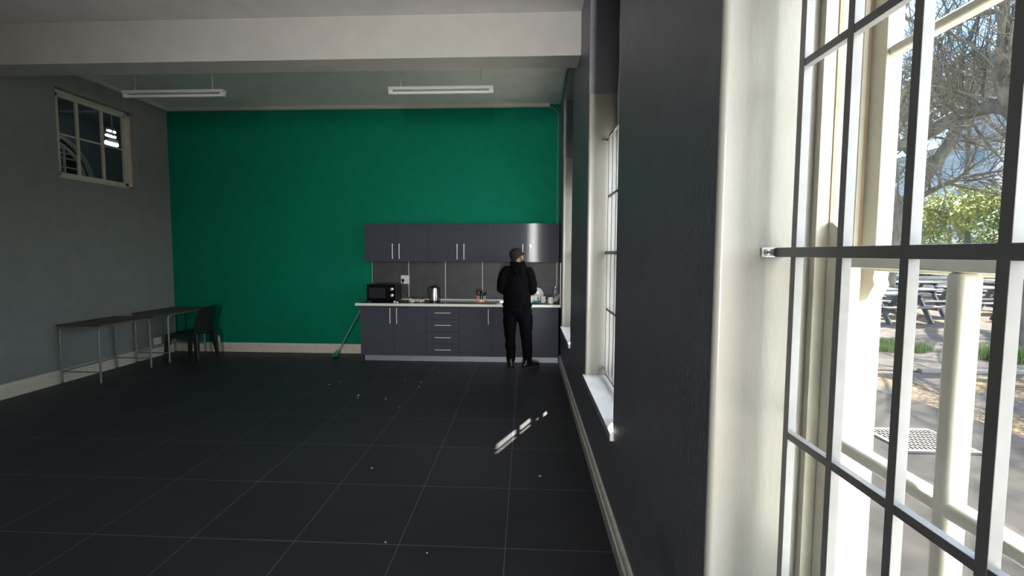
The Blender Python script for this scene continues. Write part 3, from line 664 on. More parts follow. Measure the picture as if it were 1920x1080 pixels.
# ------------------------------------------------------------------ desks by the left wall
def desk(y0, y1, label):
    xa, xb = -5.735, -5.165; zt = .742
    t = thing('school_desk', ((xa + xb) / 2, (y0 + y1) / 2, 0), label, 'desk', 'brown school desks along the left wall')
    q = MB().prism([(xa, y0), (xb, y0), (xb, y1), (xa, y1)], 'z', zt - .018, zt); q.build('desk_top', M_desk, t, bevel=.004)
    fx, bx_ = xb - .05, xa + .02; ry = .0115; a, b = y0 + .02, y1 - .02
    for x in (fx, bx_):
        p = [(x, a, 0.004), (x, a, zt - .09)] + [(x, a + .06 * (1 - math.cos(R(d))), zt - .09 + .06 * math.sin(R(d))) for d in (22, 45, 67, 90)]
        p += [(x, b - .06 * (1 - math.cos(R(d))), zt - .09 + .06 * math.sin(R(d))) for d in (90, 67, 45, 22)] + [(x, b, zt - .09), (x, b, .004)]
        MB().tube(p, ry, 10).build('tube_frame', M_tube, t)
        for yy in (a, b): MB().lathe([(.0135, .0), (.0135, .02), (.012, .024)], (x, yy, 0), 12).build('rubber_foot', M_black, t)
    for yy in (a, b): MB().tube([(fx, yy, .155), (bx_, yy, .155)], .008, 8).build('end_rail', M_tube, t)
    MB().tube([(bx_ + .03, a, .165), (bx_ + .03, b, .165)], .008, 8).build('long_rail', M_tube, t)
    return t
desk(4.87, 5.61, 'brown-topped tube-frame desk against the left wall, nearer one')
desk(5.875, 6.60, 'brown-topped tube-frame desk in the corner behind the black chair')

# black plastic chair (monobloc), faces -x
def chair():
    t = thing('plastic_chair', (-5.05, 6.17, 0), 'black moulded plastic chair by the corner desk', 'chair')
    cx, cy = -5.05, 6.17
    # seat
    q = MB(); n = 9; top = []
    def sp(u, v): # u: 0 front..1 back, v: -1..1
        x = cx - .25 + u * .43; wy = .215 - .02 * u; y = cy + v * wy
        z = .425 - .012 * math.sin(u * 3.14) * (1 - v * v) + .012 * (1 - u) - .018 * (abs(v) ** 4) * (1 - u)
        z -= .03 * max(0, (.12 - u) / .12) ** 2
        return V(x, y, z)
    gt = [[q.bm.verts.new(sp(i / n, -1 + 2 * j / n)) for j in range(n + 1)] for i in range(n + 1)]
    gb = [[q.bm.verts.new(sp(i / n, -1 + 2 * j / n) - V(0, 0, .014)) for j in range(n + 1)] for i in range(n + 1)]
    for i in range(n):
        for j in range(n):
            q.bm.faces.new((gt[i][j], gt[i + 1][j], gt[i + 1][j + 1], gt[i][j + 1])); q.bm.faces.new((gb[i][j], gb[i][j + 1], gb[i + 1][j + 1], gb[i + 1][j]))
    for i in range(n):
        q.bm.faces.new((gt[i][0], gb[i][0], gb[i + 1][0], gt[i + 1][0])); q.bm.faces.new((gt[i][n], gt[i + 1][n], gb[i + 1][n], gb[i][n]))
        q.bm.faces.new((gt[0][i], gt[0][i + 1], gb[0][i + 1], gb[0][i])); q.bm.faces.new((gt[n][i], gb[n][i], gb[n][i + 1], gt[n][i + 1]))
    q.build('seat', M_blackc, t)
    q = MB()
    for s in (-1, 1): q.rings([[V(cx - .25 + dx, cy + s * .212 + dy, z) for dx, dy in ((0, -.006), (0, .006))] + [V(cx + .18 + 0, cy + s * .192 + dy, z) for dy in (.006, -.006)] for z in (.355, .42)])
    q.box(cx - .256, cx - .244, cy - .20, cy + .20, .365, .42)
    q.build('apron', M_blackc, t)
    # legs: tapered channels
    for (tx, ty, bx2, by2, w) in ((-.225, -.195, -.275, -.235, .062), (-.225, .195, -.275, .235, .062), (.165, -.175, .205, -.205, .062), (.165, .175, .205, .205, .062)):
        q = MB(); rows = []
        for k in range(7):
            u = k / 6; x = cx + tx + (bx2 - tx) * u; y = cy + ty + (by2 - ty) * u; z = .42 * (1 - u) + .001; ww = w * (1.25 - .55 * u); d = .045 * (1.2 - .5 * u)
            rows.append([V(x - ww / 2, y - d / 2, z), V(x + ww / 2, y - d / 2, z), V(x + ww / 2, y + d / 2, z), V(x - ww / 2, y + d / 2, z)])
        q.rings(rows).build('leg', M_blackc, t, bevel=.006)
    # backrest with hand hole, slot and lower openings, drawn as a grid with holes, given thickness
    q = MB(); nu, nv = 20, 22; P = {}
    def bp(i, j):
        u = i / nu; v = -1 + 2 * j / nv
        z = .42 + u * .40; wy = .180 + .012 * math.sin(u * 3) - .02 * u * u
        x = cx + .175 + .17 * (u * .40) + .03 * u * u - .045 * (abs(v) ** 2.2)
        z -= .03 * (abs(v) ** 3) * u
        return V(x, cy + v * wy, z)
    def hole(i, j):
        if i in (16,) and 9 <= j <= 12: return True
        if 2 <= i <= 5 and j in (4, 8, 13, 17): return True
        return False
    front = [[bp(i, j) for j in range(nv + 1)] for i in range(nu + 1)]
    cells = {(i, j) for i in range(nu) for j in range(nv) if not hole(i, j)}
    vf = {}; vb = {}
    def gv(d, i, j, o):
        if (i, j) not in d: d[(i, j)] = q.bm.verts.new(front[i][j] + V(o, 0, 0))
        return d[(i, j)]
    for (i, j) in cells:
        q.bm.faces.new([gv(vf, a, b, 0) for a, b in ((i, j), (i + 1, j), (i + 1, j + 1), (i, j + 1))])
        q.bm.faces.new([gv(vb, a, b, .014) for a, b in ((i, j), (i, j + 1), (i + 1, j + 1), (i + 1, j))])
        for (di, dj, a, b) in ((-1, 0, (i, j), (i, j + 1)), (1, 0, (i + 1, j), (i + 1, j + 1)), (0, -1, (i, j), (i + 1, j)), (0, 1, (i, j + 1), (i + 1, j + 1))):
            if (i + di, j + dj) not in cells: q.bm.faces.new([gv(vf, *a, 0), gv(vf, *b, 0), gv(vb, *b, .014), gv(vb, *a, .014)])
    q.build('backrest', M_blackc, t)
chair()
# white socket boxes
def sbox(p, ax, label):
    t = thing('surface_socket', p, label, 'socket', 'white surface sockets near the corner')
    p = Vector(p); h = .055
    if ax == 'y': MB().box(p.x - h, p.x + h, p.y - .04, p.y - .001, p.z - h, p.z + h, .004).build('box', M_socket, t); MB().box(p.x - .012, p.x + .012, p.y - .046, p.y - .039, p.z - .02, p.z + .02, .002).build('switch', M_socket, t)
    else: MB().box(p.x + .001, p.x + .04, p.y - h, p.y + h, p.z - h, p.z + h, .004).build('box', M_socket, t); MB().box(p.x + .039, p.x + .046, p.y - .012, p.y + .012, p.z - .02, p.z + .02, .002).build('switch', M_socket, t)
sbox((-5.08, BY, .212), 'y', 'white surface socket just above the skirting, right of the black chair')
sbox((LX, 6.30, .245), 'x', 'white surface socket on the left wall under the corner desk')
# mop / floor squeegee
t = thing('floor_mop', (-2.96, 6.44, 0), 'green mop leaning against the left end of the cabinets', 'mop')
p0, p1 = V(-2.945, 6.44, .07), V(-2.497, 6.37, .84)
MB().tube([p0, p1], .0085, 10).build('handle', M_moph, t)
q = MB().limb([p0 + V(-.012, 0, .01), V(-2.975, 6.44, .03)], [(.022, .022), (.038, .034)])
q.ell((-2.985, 6.44, .024), (.05, .10, .022)); q.build('mop_head', M_mopg, t)
# paper crumbs on the floor
crumbs = [(616, 721, 'left one of the close pair in front of the mop'), (619, 721, 'right one of the close pair in front of the mop'), (639, 716, 'alone, right of the close pair near the mop'), (671, 747, 'just below a joint, straight below the left end of the cabinets'), (672, 741, 'just above another crumb, below the left end of the cabinets'), (687, 739, 'right of two stacked crumbs, below the left base cabinet door'), (723, 748, 'below the left base cabinet, left of a diagonal joint'), (748, 763, 'lowest of the scatter in front of the base cabinets'), (786, 726, 'on the joint below the drawer unit'), (790, 717, 'just above the crumb on the joint, below the drawer unit'), (823, 698, 'close to the kickboard below the drawer unit'), (851, 702, 'below the single-door cabinet, near the kickboard'), (881, 698, 'largest near the kickboard, left of the shoes'), (697, 878, 'alone in mid floor, left of the sun streaks'), (723, 1017, 'near the bottom edge, left of two'), (801, 1037, 'near the bottom edge, right of two'), (760, 711, 'below the second base cabinet door'), (391, 735, 'in the dark left half, below the black chair'), (1012, 893, 'between the sun streaks and the right skirting')]
def floor_pt(u, v):
    d = m3 @ V((u - PPX) / F_PX, -(v - PPY) / F_PX, -1); t_ = -EYE / d.z; return V(d.x * t_, d.y * t_, 0)
rnd = random.Random(11); proto = None
for (u, v, wh) in crumbs:
    p = floor_pt(u, v)
    if proto is None:
        q = MB(); q.prism([(-.006, -.004), (.005, -.006), (.008, .003), (.001, .007), (-.006, .004)], 'z', .0005, .003); proto = q.build('paper_crumb', mat('white_paper_crumb', (.6, .6, .58), .8)); o = proto
    else: o = proto.copy(); col.objects.link(o)
    o.location = p; o.rotation_euler = (0, 0, rnd.uniform(0, 6)); s = rnd.uniform(.6, 1.3) * (.7 if p.y < 3 else 1.1); o.scale = (s, s, 1)
    tag(o, 'white floor crumb, ' + wh, 'crumb', 'paper crumbs scattered on the floor')

# ------------------------------------------------------------------ person at the sink
P = thing('person', (-.09, 6.0, 0), 'person in black hoodie, black trousers and dark cap, back turned, washing up at the sink', 'person')
hx, hy, hz = -.128, 6.035, 1.585          # head centre
HR = (R(12), R(3), R(-38))                # looks down and to the right
hm = Euler(HR).to_matrix()
def H(x, y, z): return hm @ V(x, y, z) + V(hx, hy, hz)   # head space: +y is the face
q = MB()
q.ell(H(0, -.010, .03), (.074, .093, .088), HR); q.ell(H(0, .02, -.045), (.056, .066, .062), HR); q.ell(H(0, .045, -.075), (.035, .035, .028), HR)
q.ell(H(0, .092, -.022), (.012, .016, .022), HR); q.ell(H(0, .088, -.055), (.024, .008, .006), HR); q.ell(H(0, .088, -.064), (.020, .008, .006), HR)
for s in (-1, 1):
    q.ell(H(s * .080, -.008, -.014), (.010, .019, .034), HR); q.ell(H(s * .088, -.012, -.010), (.014, .018, .028), HR)
    q.ell(H(s * .030, .082, .005), (.014, .009, .008), HR); q.ell(H(s * .030, .082, .020), (.018, .008, .006), HR)
q.limb([(hx + .005, hy - .03, 1.56), (-.12, 6.0, 1.46), (-.12, 5.995, 1.38)], [.054, .056, .060])
# body under the clothes
q.limb([(-.12, 5.995, 1.38), (-.12, 5.99, 1.2), (-.12, 5.985, 1.0), (-.12, 5.985, .9)], [(.115, .06), (.13, .09), (.13, .09), (.13, .09)])
SL, EL, WL = V(-.285, 5.995, 1.375), V(-.352, 5.975, 1.135), V(-.235, 6.26, 1.02)
SR, ER, WR = V(.045, 5.995, 1.365), V(.105, 5.965, 1.115), V(-.04, 6.27, 1.015)
for S, E_, W in ((SL, EL, WL), (SR, ER, WR)):
    q.limb([S, E_], [.040, .034]); q.limb([E_, W], [.034, .024]); q.limb([V(-.12, 6.0, 1.38), S], [.045, .040])
for s, hipx, kx_, ax_ in ((-1, -.20, -.21, -.205), (1, -.035, .005, .037)): q.limb([(hipx, 5.98, .9), (kx_, 5.96, .48), (ax_, 5.985, .07)], [.08, .05, .035])
# hands: palm, four unequal bent fingers, thumb
for W, s, fw in ((WL, 1, V(.25, .88, -.35)), (WR, -1, V(-.25, .88, -.35))):
    fw = fw.normalized(); sd = fw.cross(V(0, 0, 1)).normalized(); dn = sd.cross(fw).normalized() * -1
    q.limb([W, W + fw * .05, W + fw * .085], [(.026, .016), (.036, .014), (.038, .013)])
    for k, (L_, o_) in enumerate(((.066, .028), (.075, .010), (.070, -.009), (.055, -.027))):
        b0 = W + fw * .085 + sd * o_ * 1.0; b1 = b0 + fw * L_ * .5 + dn * .006; b2 = b1 + fw * L_ * .25 + dn * .022; b3 = b2 + fw * L_ * .08 + dn * .022
        q.limb([b0, b1, b2, b3], [.0085, .0080, .0075, .0068], 10)
    t0 = W + fw * .03 + sd * s * .028; q.limb([t0, t0 + fw * .03 + sd * s * .022 + dn * .012, t0 + fw * .055 + sd * s * .022 + dn * .03], [.0115, .0095, .008], 10)
o = q.build('body', M_skin, P); remesh(o, .0055, 3, .5)
# hair: short, below the cap
q = MB().ell(H(0, -.036, .02), (.0755, .074, .085), HR); q.ell(H(0, -.055, -.035), (.058, .045, .045), HR)
o = q.build('hair', M_hair, P); remesh(o, .006, 3, .5); o['label'] = 'short black hair at the nape'
# cap
q = MB(); rows = []
for t_, rr_ in ((0, 1), (.2, 1.0), (.45, .96), (.7, .80), (.88, .52), (.98, .2), (1, .03)):
    rows.append([H(.089 * rr_ * math.cos(a), -.008 + .108 * rr_ * math.sin(a), .028 + .100 * t_) for a in [2 * math.pi * k / 28 for k in range(28)]])
q.rings(rows)
q.rings([[H(.091 * math.cos(a), -.008 + .110 * math.sin(a), z) for a in [2 * math.pi * k / 28 for k in range(28)]] for z in (.024, .048)])
cp = q.build('cap', M_cap, P)
q = MB(); rows = []
for k in range(11):
    a = R(25 + 130 * k / 10); c, s = math.cos(a), math.sin(a); ex = .062 * math.sin(math.pi * k / 10) ** .6
    rows.append([H(.086 * c, .09 * s, .033), H(.086 * c * 1.02, .09 * s + ex, .018), H(.086 * c * 1.02, .09 * s + ex, .022), H(.086 * c, .09 * s, .038)])
q.rings(rows).build('visor', M_cap, cp)
MB().ell(H(0, -.008, .130), (.008, .008, .005), HR).build('cap_button', M_cap, cp)
# jacket
q = MB()
q.limb([(-.125, 6.0, 1.40), (-.125, 5.995, 1.28), (-.125, 5.985, 1.12), (-.120, 5.98, 1.0), (-.117, 5.985, .90)], [(.140, .085), (.195, .125), (.190, .130), (.196, .132), (.198, .128)], 20)
q.limb([SL + V(.02, 0, .012), V(-.12, 5.99, 1.445), SR + V(-.02, 0, .012)], [.070, .080, .070])
q.limb([V(-.12, 5.985, 1.44), V(-.12, 5.99, 1.475)], [(.105, .075), (.075, .062)])
for S, E_, W in ((SL, EL, WL), (SR, ER, WR)):
    mid = S.lerp(E_, .5) + V((-.012 if S is SL else .012), -.01, 0)
    q.limb([S, mid, E_], [.076, .074, .060]); q.limb([E_, E_.lerp(W, .5), E_.lerp(W, .93)], [.062, .055, .036])
o = q.build('jacket', M_cloth, P); remesh(o, .010, 6, .6, .022, .10)
q = MB().rings([[V(-.117 + .204 * k1 * math.cos(a), 5.985 + .132 * k1 * math.sin(a), z) for a in [2 * math.pi * k / 36 for k in range(36)]] for z, k1 in ((.875, .97), (.885, 1.03), (.915, 1.04), (.93, 1.0))])
q.build('jacket_hem', M_cloth, o)
# hood lying on the back
q = MB().ell((-.105, 5.925, 1.455), (.115, .060, .050), (R(-20), 0, R(-8))); q.limb([(-.20, 5.935, 1.45), (-.125, 5.885, 1.375), (-.118, 5.875, 1.33)], [.028, .034, .014]); q.limb([(-.01, 5.94, 1.46), (-.07, 5.885, 1.38), (-.118, 5.875, 1.33)], [.028, .034, .014])
q.ell((-.115, 5.90, 1.41), (.075, .035, .065), (R(-15), 0, 0)); q.limb([(-.20, 6.0, 1.495), (-.12, 5.945, 1.49), (-.035, 6.0, 1.50)], [.026, .032, .026])
h = q.build('hood', M_cloth, P); remesh(h, .008, 5, .55, .012, .06)
# trousers
q = MB()
q.limb([(-.117, 5.985, .93), (-.117, 5.985, .80)], [(.195, .122), (.212, .126)], 20)
q.limb([(-.210, 5.985, .86), (-.218, 5.975, .66), (-.215, 5.965, .46), (-.208, 5.985, .25), (-.205, 5.99, .10)], [(.108, .115), (.094, .10), (.078, .082), (.070, .076), (.064, .07)])
q.limb([(-.030, 5.985, .86), (-.005, 5.97, .66), (.015, 5.96, .46), (.030, 5.975, .25), (.036, 5.985, .10)], [(.112, .118), (.098, .104), (.082, .086), (.072, .078), (.066, .07)])
q.box(.078, .10, 5.93, 6.04, .54, .70, .01)
o = q.build('trousers', M_trou, P); remesh(o, .010, 6, .6, .028, .09)
MB().box(.068, .104, 5.925, 6.03, .60, .76, .01).build('cargo_pocket', M_trou, o)
def shoe(x, y, ang):
    m = Matrix.Translation((x, y, 0)) @ Matrix.Rotation(ang, 4, 'Z'); q = MB(); q2 = MB()
    def S3(a, b, c): return m @ V(a, b, c)
    q.limb([S3(0, -.06, .045), S3(0, .03, .05), S3(0, .11, .036), S3(.004, .185, .028)], [(.040, .040), (.042, .042), (.046, .030), (.036, .022)])
    q.limb([S3(0, -.03, .05), S3(0, -.03, .105)], [(.042, .05), (.040, .048)])
    o_ = q.build('shoe', M_shoe, P); remesh(o_, .006, 4, .5)
    out = []
    for k in range(24):
        a = 2 * math.pi * k / 24; yy = .062 + .152 * math.sin(a); ww = (.042 if yy < .05 else .042 + .008 * math.sin(min(1, (yy - .05) / .1) * 1.57)) * math.copysign(abs(math.cos(a)) ** .7, math.cos(a)); out.append((ww, yy))
    q2.rings([[S3(a, b, z) for a, b in out] for z in (.001, .018)])
    q2.build('sole', M_sole, o_)
shoe(-.205, 5.985, R(6)); shoe(.038, 5.975, R(-52))

# ------------------------------------------------------------------ outside
GZ = -.15
def litter_mat():
    m = bpy.data.materials.new('leaf_littered_ground'); m.use_nodes = True; n = m.node_tree; b = n.nodes['Principled BSDF']; L = n.links.new; N = n.nodes.new
    tc = N('ShaderNodeTexCoord')
    v1 = N('ShaderNodeTexVoronoi'); v1.inputs['Scale'].default_value = 40; L(tc.outputs['Object'], v1.inputs[0])
    sx_ = N('ShaderNodeSeparateColor'); L(v1.outputs['Color'], sx_.inputs[0])
    cr = N('ShaderNodeValToRGB'); e = cr.color_ramp.elements
    e[0].position = 0; e[0].color = (0.0325, 0.02405, 0.01625, 1); e[1].position = 1; e[1].color = (0.26, 0.1755, 0.0715, 1)
    for p_, c_ in ((.35, (0.065, 0.04875, 0.0325, 1)), (.6, (0.169, 0.117, 0.0585, 1)), (.8, (0.0975, 0.078, 0.0585, 1))): k = e.new(p_); k.color = c_
    L(sx_.outputs[0], cr.inputs[0])
    nz = N('ShaderNodeTexNoise'); nz.inputs['Scale'].default_value = 1.1; nz.inputs['Detail'].default_value = 5; L(tc.outputs['Object'], nz.inputs['Vector'])
    c2 = N('ShaderNodeValToRGB'); c2.color_ramp.elements[0].position = .42; c2.color_ramp.elements[1].position = .62; L(nz.outputs['Fac'], c2.inputs[0])
    mx = N('ShaderNodeMix'); mx.data_type = 'RGBA'; L(c2.outputs[0], mx.inputs[0]); L(cr.outputs[0], mx.inputs[7]); mx.inputs[6].default_value = (0.065, 0.0572, 0.052, 1)
    L(mx.outputs[2], b.inputs['Base Color']); b.inputs['Roughness'].default_value = .9; b.inputs['Specular IOR Level'].default_value = .05
    return m
struct('ground', MB().box(WXO, 90, -40, 100, GZ - .3, GZ), litter_mat(), smooth=False)
M_asph = mat('grey_asphalt', (0.017, 0.0158, 0.0148), .9, spec=.08, c2=(0.036, 0.0325, 0.029), scale=3, detail=10, bump=.5, bscale=80)
M_path = mat('worn_paving', (0.055, 0.047, 0.039), .9, spec=.08, c2=(0.095, 0.08, 0.066), scale=2.5, detail=10)
struct('asphalt_strip', MB().prism([(1.0, 1.6), (4.0, 1.6), (4.9, 4.4), (4.75, 5.3), (4.5, 6.0), (1.0, 6.3)], 'z', GZ - .05, GZ + .012), M_asph)
struct('paved_path', MB().prism([(1.0, 7.4), (5.97, 6.6), (7.6, 6.6), (14, 7.6), (30, 9.5), (30, 15), (13, 11.8), (9.4, 10.4), (8.8, 10.9), (1.0, 12.5)], 'z', GZ - .05, GZ + .015), M_path)
tag(MB().tube([(5.97, 6.57, GZ + .02), (7.6, 6.57, GZ + .02), (14, 7.55, GZ + .02), (30, 9.45, GZ + .02)], .05, 8).build('path_kerb', mat('kerb_concrete', (.10, .095, .085), .9)), 'low concrete kerb along the near side of the path', 'kerb')
struct('bounce_yard_paving', MB().box(1.0, 24, -34, 1.5, GZ - .05, GZ + .013), mat('bounce_yard_paving', (.72, .69, .62), .8, var=.05, scale=1.5))  # unseen pale slab added to bounce sunlight onto the ceiling
struct('bounce_apron_paving', MB().prism([(1.0, 1.5), (1.25, 1.75), (4.4, 6.0), (5.9, 8.2), (1.0, 10)], 'z', GZ - .05, GZ + .022), MATS['bounce_yard_paving'])  # pale strip added out of view, bounces light up through the windows
# drain grate
t = thing('drain_grate', (3.75, 4.1, GZ + .012), 'rusty square drain grate set in the grey asphalt', 'drain grate')
M_rust = mat('rusty_iron', (0.062, 0.0465, 0.0372), .8, var=.3, scale=30)
q = MB(); 
for k in range(15): q.box(3.46 + k * .04, 3.475 + k * .04, 3.88, 4.32, GZ + .012, GZ + .03)
for k in range(8): q.box(3.45, 4.05, 3.88 + k * .06, 3.895 + k * .06, GZ + .012, GZ + .026)
q.build('bars', M_rust, t); MB().box(3.42, 4.08, 3.84, 3.88, GZ + .005, GZ + .032).box(3.42, 4.08, 4.32, 4.36, GZ + .005, GZ + .032).box(3.42, 3.455, 3.88, 4.32, GZ + .005, GZ + .032).box(4.045, 4.08, 3.88, 4.32, GZ + .005, GZ + .032).build('rim', mat('grate_rim_concrete', (.085, .078, .07), .9), t)
# grass tuft beside the path
rnd = random.Random(9)
def grass(c, rx, ry, n, h, label):
    q = MB()
    for k in range(n):
        a = rnd.uniform(0, 6.28); r = math.sqrt(rnd.random()); x = c[0] + rx * r * math.cos(a); y = c[1] + ry * r * math.sin(a); hh = h * rnd.uniform(.5, 1.2)
        b = rnd.uniform(0, 6.28); dx, dy = .008 * math.cos(b), .008 * math.sin(b); lx, ly = rnd.uniform(-.05, .05), rnd.uniform(-.05, .05)
        q.bm.faces.new([q.bm.verts.new(p) for p in (V(x - dx, y - dy, GZ), V(x + dx, y + dy, GZ), V(x + lx, y + ly, GZ + hh))])
    tag(q.build('grass', M_leafd, None, smooth=False), label, 'grass', None, 'stuff')
grass((6.9, 8.35), .75, .55, 2600, .14, 'patch of green grass at the edge of the path')
grass((8.2, 7.5), .5, .4, 2600, .22, 'rough green grass beside the path near the right tree')

# picnic tables
def picnic():
    t = thing('picnic_table', (0, 0, GZ), 'x', 'picnic table', 'dark wooden picnic tables under the trees')
    z = GZ
    q = MB()
    for k in range(5): q.box(-.9, .9, -.36 + k * .147, -.36 + k * .147 + .135, z + .72, z + .76, .004)
    q.build('table_top', M_wood, t)
    for s in (-1, 1):
        q = MB()
        for k in range(2): y = s * (.66 + k * .13 - .065); q.box(-.9, .9, y - .06, y + .06, z + .43, z + .465, .004)
        q.build('bench', M_wood, t)
    for x in (-.62, .62):
        for s in (-1, 1): MB().obox((x, s * .42, z + .36), (.05, .10, .80), (s * R(28), 0, 0)).build('leg', M_wood, t)
        MB().box(x - .025, x + .025, -.74, .74, z + .36, z + .43).box(x - .025, x + .025, -.34, .34, z + .65, z + .72).build('cross_beam', M_wood, t)
    return t
pt = picnic()
spots = [(9.75, 11.75, 10, 'nearest picnic table, its bench end just right of the near grille bar'), (11.4, 13.2, 4, 'picnic table directly behind the nearest one'), (14.2, 13.9, -6, 'picnic table at the right, beyond the window mullion'), (11.1, 16.2, 8, 'picnic table at the left, far side of the paved yard'), (14.6, 16.6, 0, 'picnic table in the back row, middle of the yard'), (17.6, 16.4, 12, 'picnic table in the back row by the planters'), (8.6, 13.6, -8, 'picnic table at the left edge of the glass, beyond the grass patch'), (11.4, 18.3, 6, 'picnic table in the back row just left of the planters'), (9.3, 16.9, -4, 'picnic table in the back row at the far left'), (13.5, 11.6, 14, 'picnic table right of the nearest one, close to the mullion')]
for i, (x, y, a, l) in enumerate(spots):
    o = pt if i == 0 else copy_tree(pt); o.location = (x, y, GZ); o.rotation_euler = (0, 0, R(a)); o['label'] = l
# trees
def branch(q, p, d, r, L, lev, rnd, bend=.25, twig=5):
    n = 4 if lev > 1 else 6; pts = [p]; dd = d.copy(); step = L / n; rs = [r]
    for i in range(n):
        dd = (dd + V(rnd.uniform(-1, 1), rnd.uniform(-1, 1), rnd.uniform(-.7, .9)) * bend * .6).normalized(); pts.append(pts[-1] + dd * step); rs.append(r * (1 - (.5 if lev < twig else .8) * (i + 1) / n))
    q.tube(pts, rs, 8 if lev == 0 else 5 if lev < 3 else 3, cap=lev < 2)
    if lev >= twig: return
    k = {0: 5, 1: 6, 2: 6, 3: 5, 4: 4}.get(lev, 3)
    for i in range(k):
        u = .25 + .75 * (i + rnd.random()) / k; j = min(n - 1, int(u * n)); f = u * n - j; pos = pts[j].lerp(pts[j + 1], f)
        x, y = basis(dd); a = rnd.uniform(0, 6.28); sp = rnd.uniform(.35, .85)
        nd = (dd * math.cos(sp) + (x * math.cos(a) + y * math.sin(a)) * math.sin(sp)); nd.z += .06; nd.normalize()
        branch(q, pos, nd, rs[j] * rnd.uniform(.38, .55), L * rnd.uniform(.55, .78), lev + 1, rnd, bend * 1.1, twig)
def bare_tree(pts, rs, limbs, seed, label, twig=4, sweep=V(0, 0, 0)):
    rnd = random.Random(seed); q = MB(); q.tube(smoothpts(pts, 4), [rs[0] + (rs[1] - rs[0]) * i / (4 * (len(pts) - 1)) for i in range(4 * (len(pts) - 1) + 1)], 12)
    for lp, r0, r1, L in limbs:
        sp_ = smoothpts(lp, 4); k = len(sp_); q.tube(sp_, [r0 + (r1 - r0) * i / (k - 1) for i in range(k)], 9)
        for i in range(3, k, 1):
            d = (sp_[i] - sp_[i - 1]).normalized(); x, y = basis(d)
            for _ in range(3):
                a = rnd.uniform(0, 6.28); nd = (d * .5 + x * math.cos(a) + y * math.sin(a) + sweep).normalized()
                branch(q, sp_[i], nd, min(.03, (r0 + (r1 - r0) * i / (k - 1)) * .4), L * rnd.uniform(.7, 1.2), 2, rnd, .28, twig)
    o = q.build('bare_tree', M_bark); return tag(o, label, 'tree', 'bare trees outside the near window')
def D(u, v, Y):
    d = m3 @ V((u - PPX) / F_PX, -(v - PPY) / F_PX, -1); t_ = Y / d.y; return V(d.x * t_, Y, EYE + d.z * t_)
# right tree: trunk at the frame edge, long limb reaching left
a0 = V(9.15, 8.15, GZ)
bare_tree([a0, D(1935, 420, 8.2), D(1932, 320, 8.15), D(1915, 225, 8.1), D(1900, 190, 8.1)], (.24, .15),
          [([D(1915, 215, 8.1), D(1880, 196, 8.3), D(1830, 205, 8.8), D(1780, 225, 9.2), D(1720, 262, 9.8), D(1655, 275, 10.3), D(1560, 240, 10.8)], .17, .10, 1.5),
           ([D(1890, 198, 8.1), D(1873, 150, 8.1), D(1876, 90, 8.0), D(1884, 20, 8.0), D(1876, -60, 8.0), D(1860, -160, 8.0)], .085, .045, 1.5),
           ([D(1880, 20, 8.0), D(1820, 30, 8.4), D(1760, 60, 8.9), D(1690, 30, 9.3), D(1620, 20, 9.6)], .05, .02, 1.4),
           ([D(1875, 120, 8.0), D(1820, 100, 8.3), D(1770, 130, 8.7), D(1700, 110, 9.2)], .04, .015, 1.4),
           ([D(1930, 330, 8.2), D(1960, 250, 7.8), D(2020, 150, 7.4), D(2100, 90, 7.0)], .12, .04, 1.4),
           ([D(1876, -40, 8.0), D(1800, -60, 8.3), D(1740, -110, 8.8), D(1650, -120, 9.2)], .06, .02, 1.4)], 4,
          'thick bare tree at the right edge of the window, long limb reaching left', 4, V(.5, -.45, .45))
# left tree: leaning trunk rising to the right
b0 = D(1655, 540, 15.0); b0.z = GZ
bare_tree([b0, D(1672, 440, 14.6), D(1700, 385, 14.2), D(1735, 330, 13.8), D(1790, 250, 13.4), D(1830, 150, 13.0)], (.30, .12),
          [([D(1690, 400, 14.3), D(1660, 330, 14.4), D(1640, 250, 14.5), D(1650, 150, 14.5), D(1640, 50, 14.4)], .15, .05, 2.0),
           ([D(1735, 330, 13.8), D(1720, 260, 13.8), D(1740, 180, 13.9), D(1720, 90, 13.9)], .12, .04, 1.9),
           ([D(1700, 385, 14.2), D(1760, 350, 13.6), D(1820, 330, 13.2), D(1880, 320, 12.8)], .10, .03, 1.9),
           ([D(1800, 240, 13.4), D(1840, 200, 13.2), D(1880, 170, 13.0), D(1930, 150, 12.8)], .09, .03, 1.9)], 8,
          'leaning bare tree behind the picnic tables, trunk rising to the right', 4)
c0 = V(27, 22, GZ)
bare_tree([c0, V(27, 22, 4), V(26.5, 22.3, 7), V(26, 22, 10)], (.35, .15),
          [([V(27, 22, 3.5), V(25.5, 22.5, 6), V(24, 23, 8), V(22, 23, 9.5)], .16, .05, 2.8), ([V(26.8, 22, 4.5), V(28.5, 22, 7), V(30, 21.5, 9), V(31, 21, 11)], .16, .05, 2.8), ([V(26.5, 22.2, 7), V(24.5, 22, 9), V(23, 21.5, 12)], .12, .04, 2.6)], 15,
          'more distant bare tree beyond the picnic yard', 4)
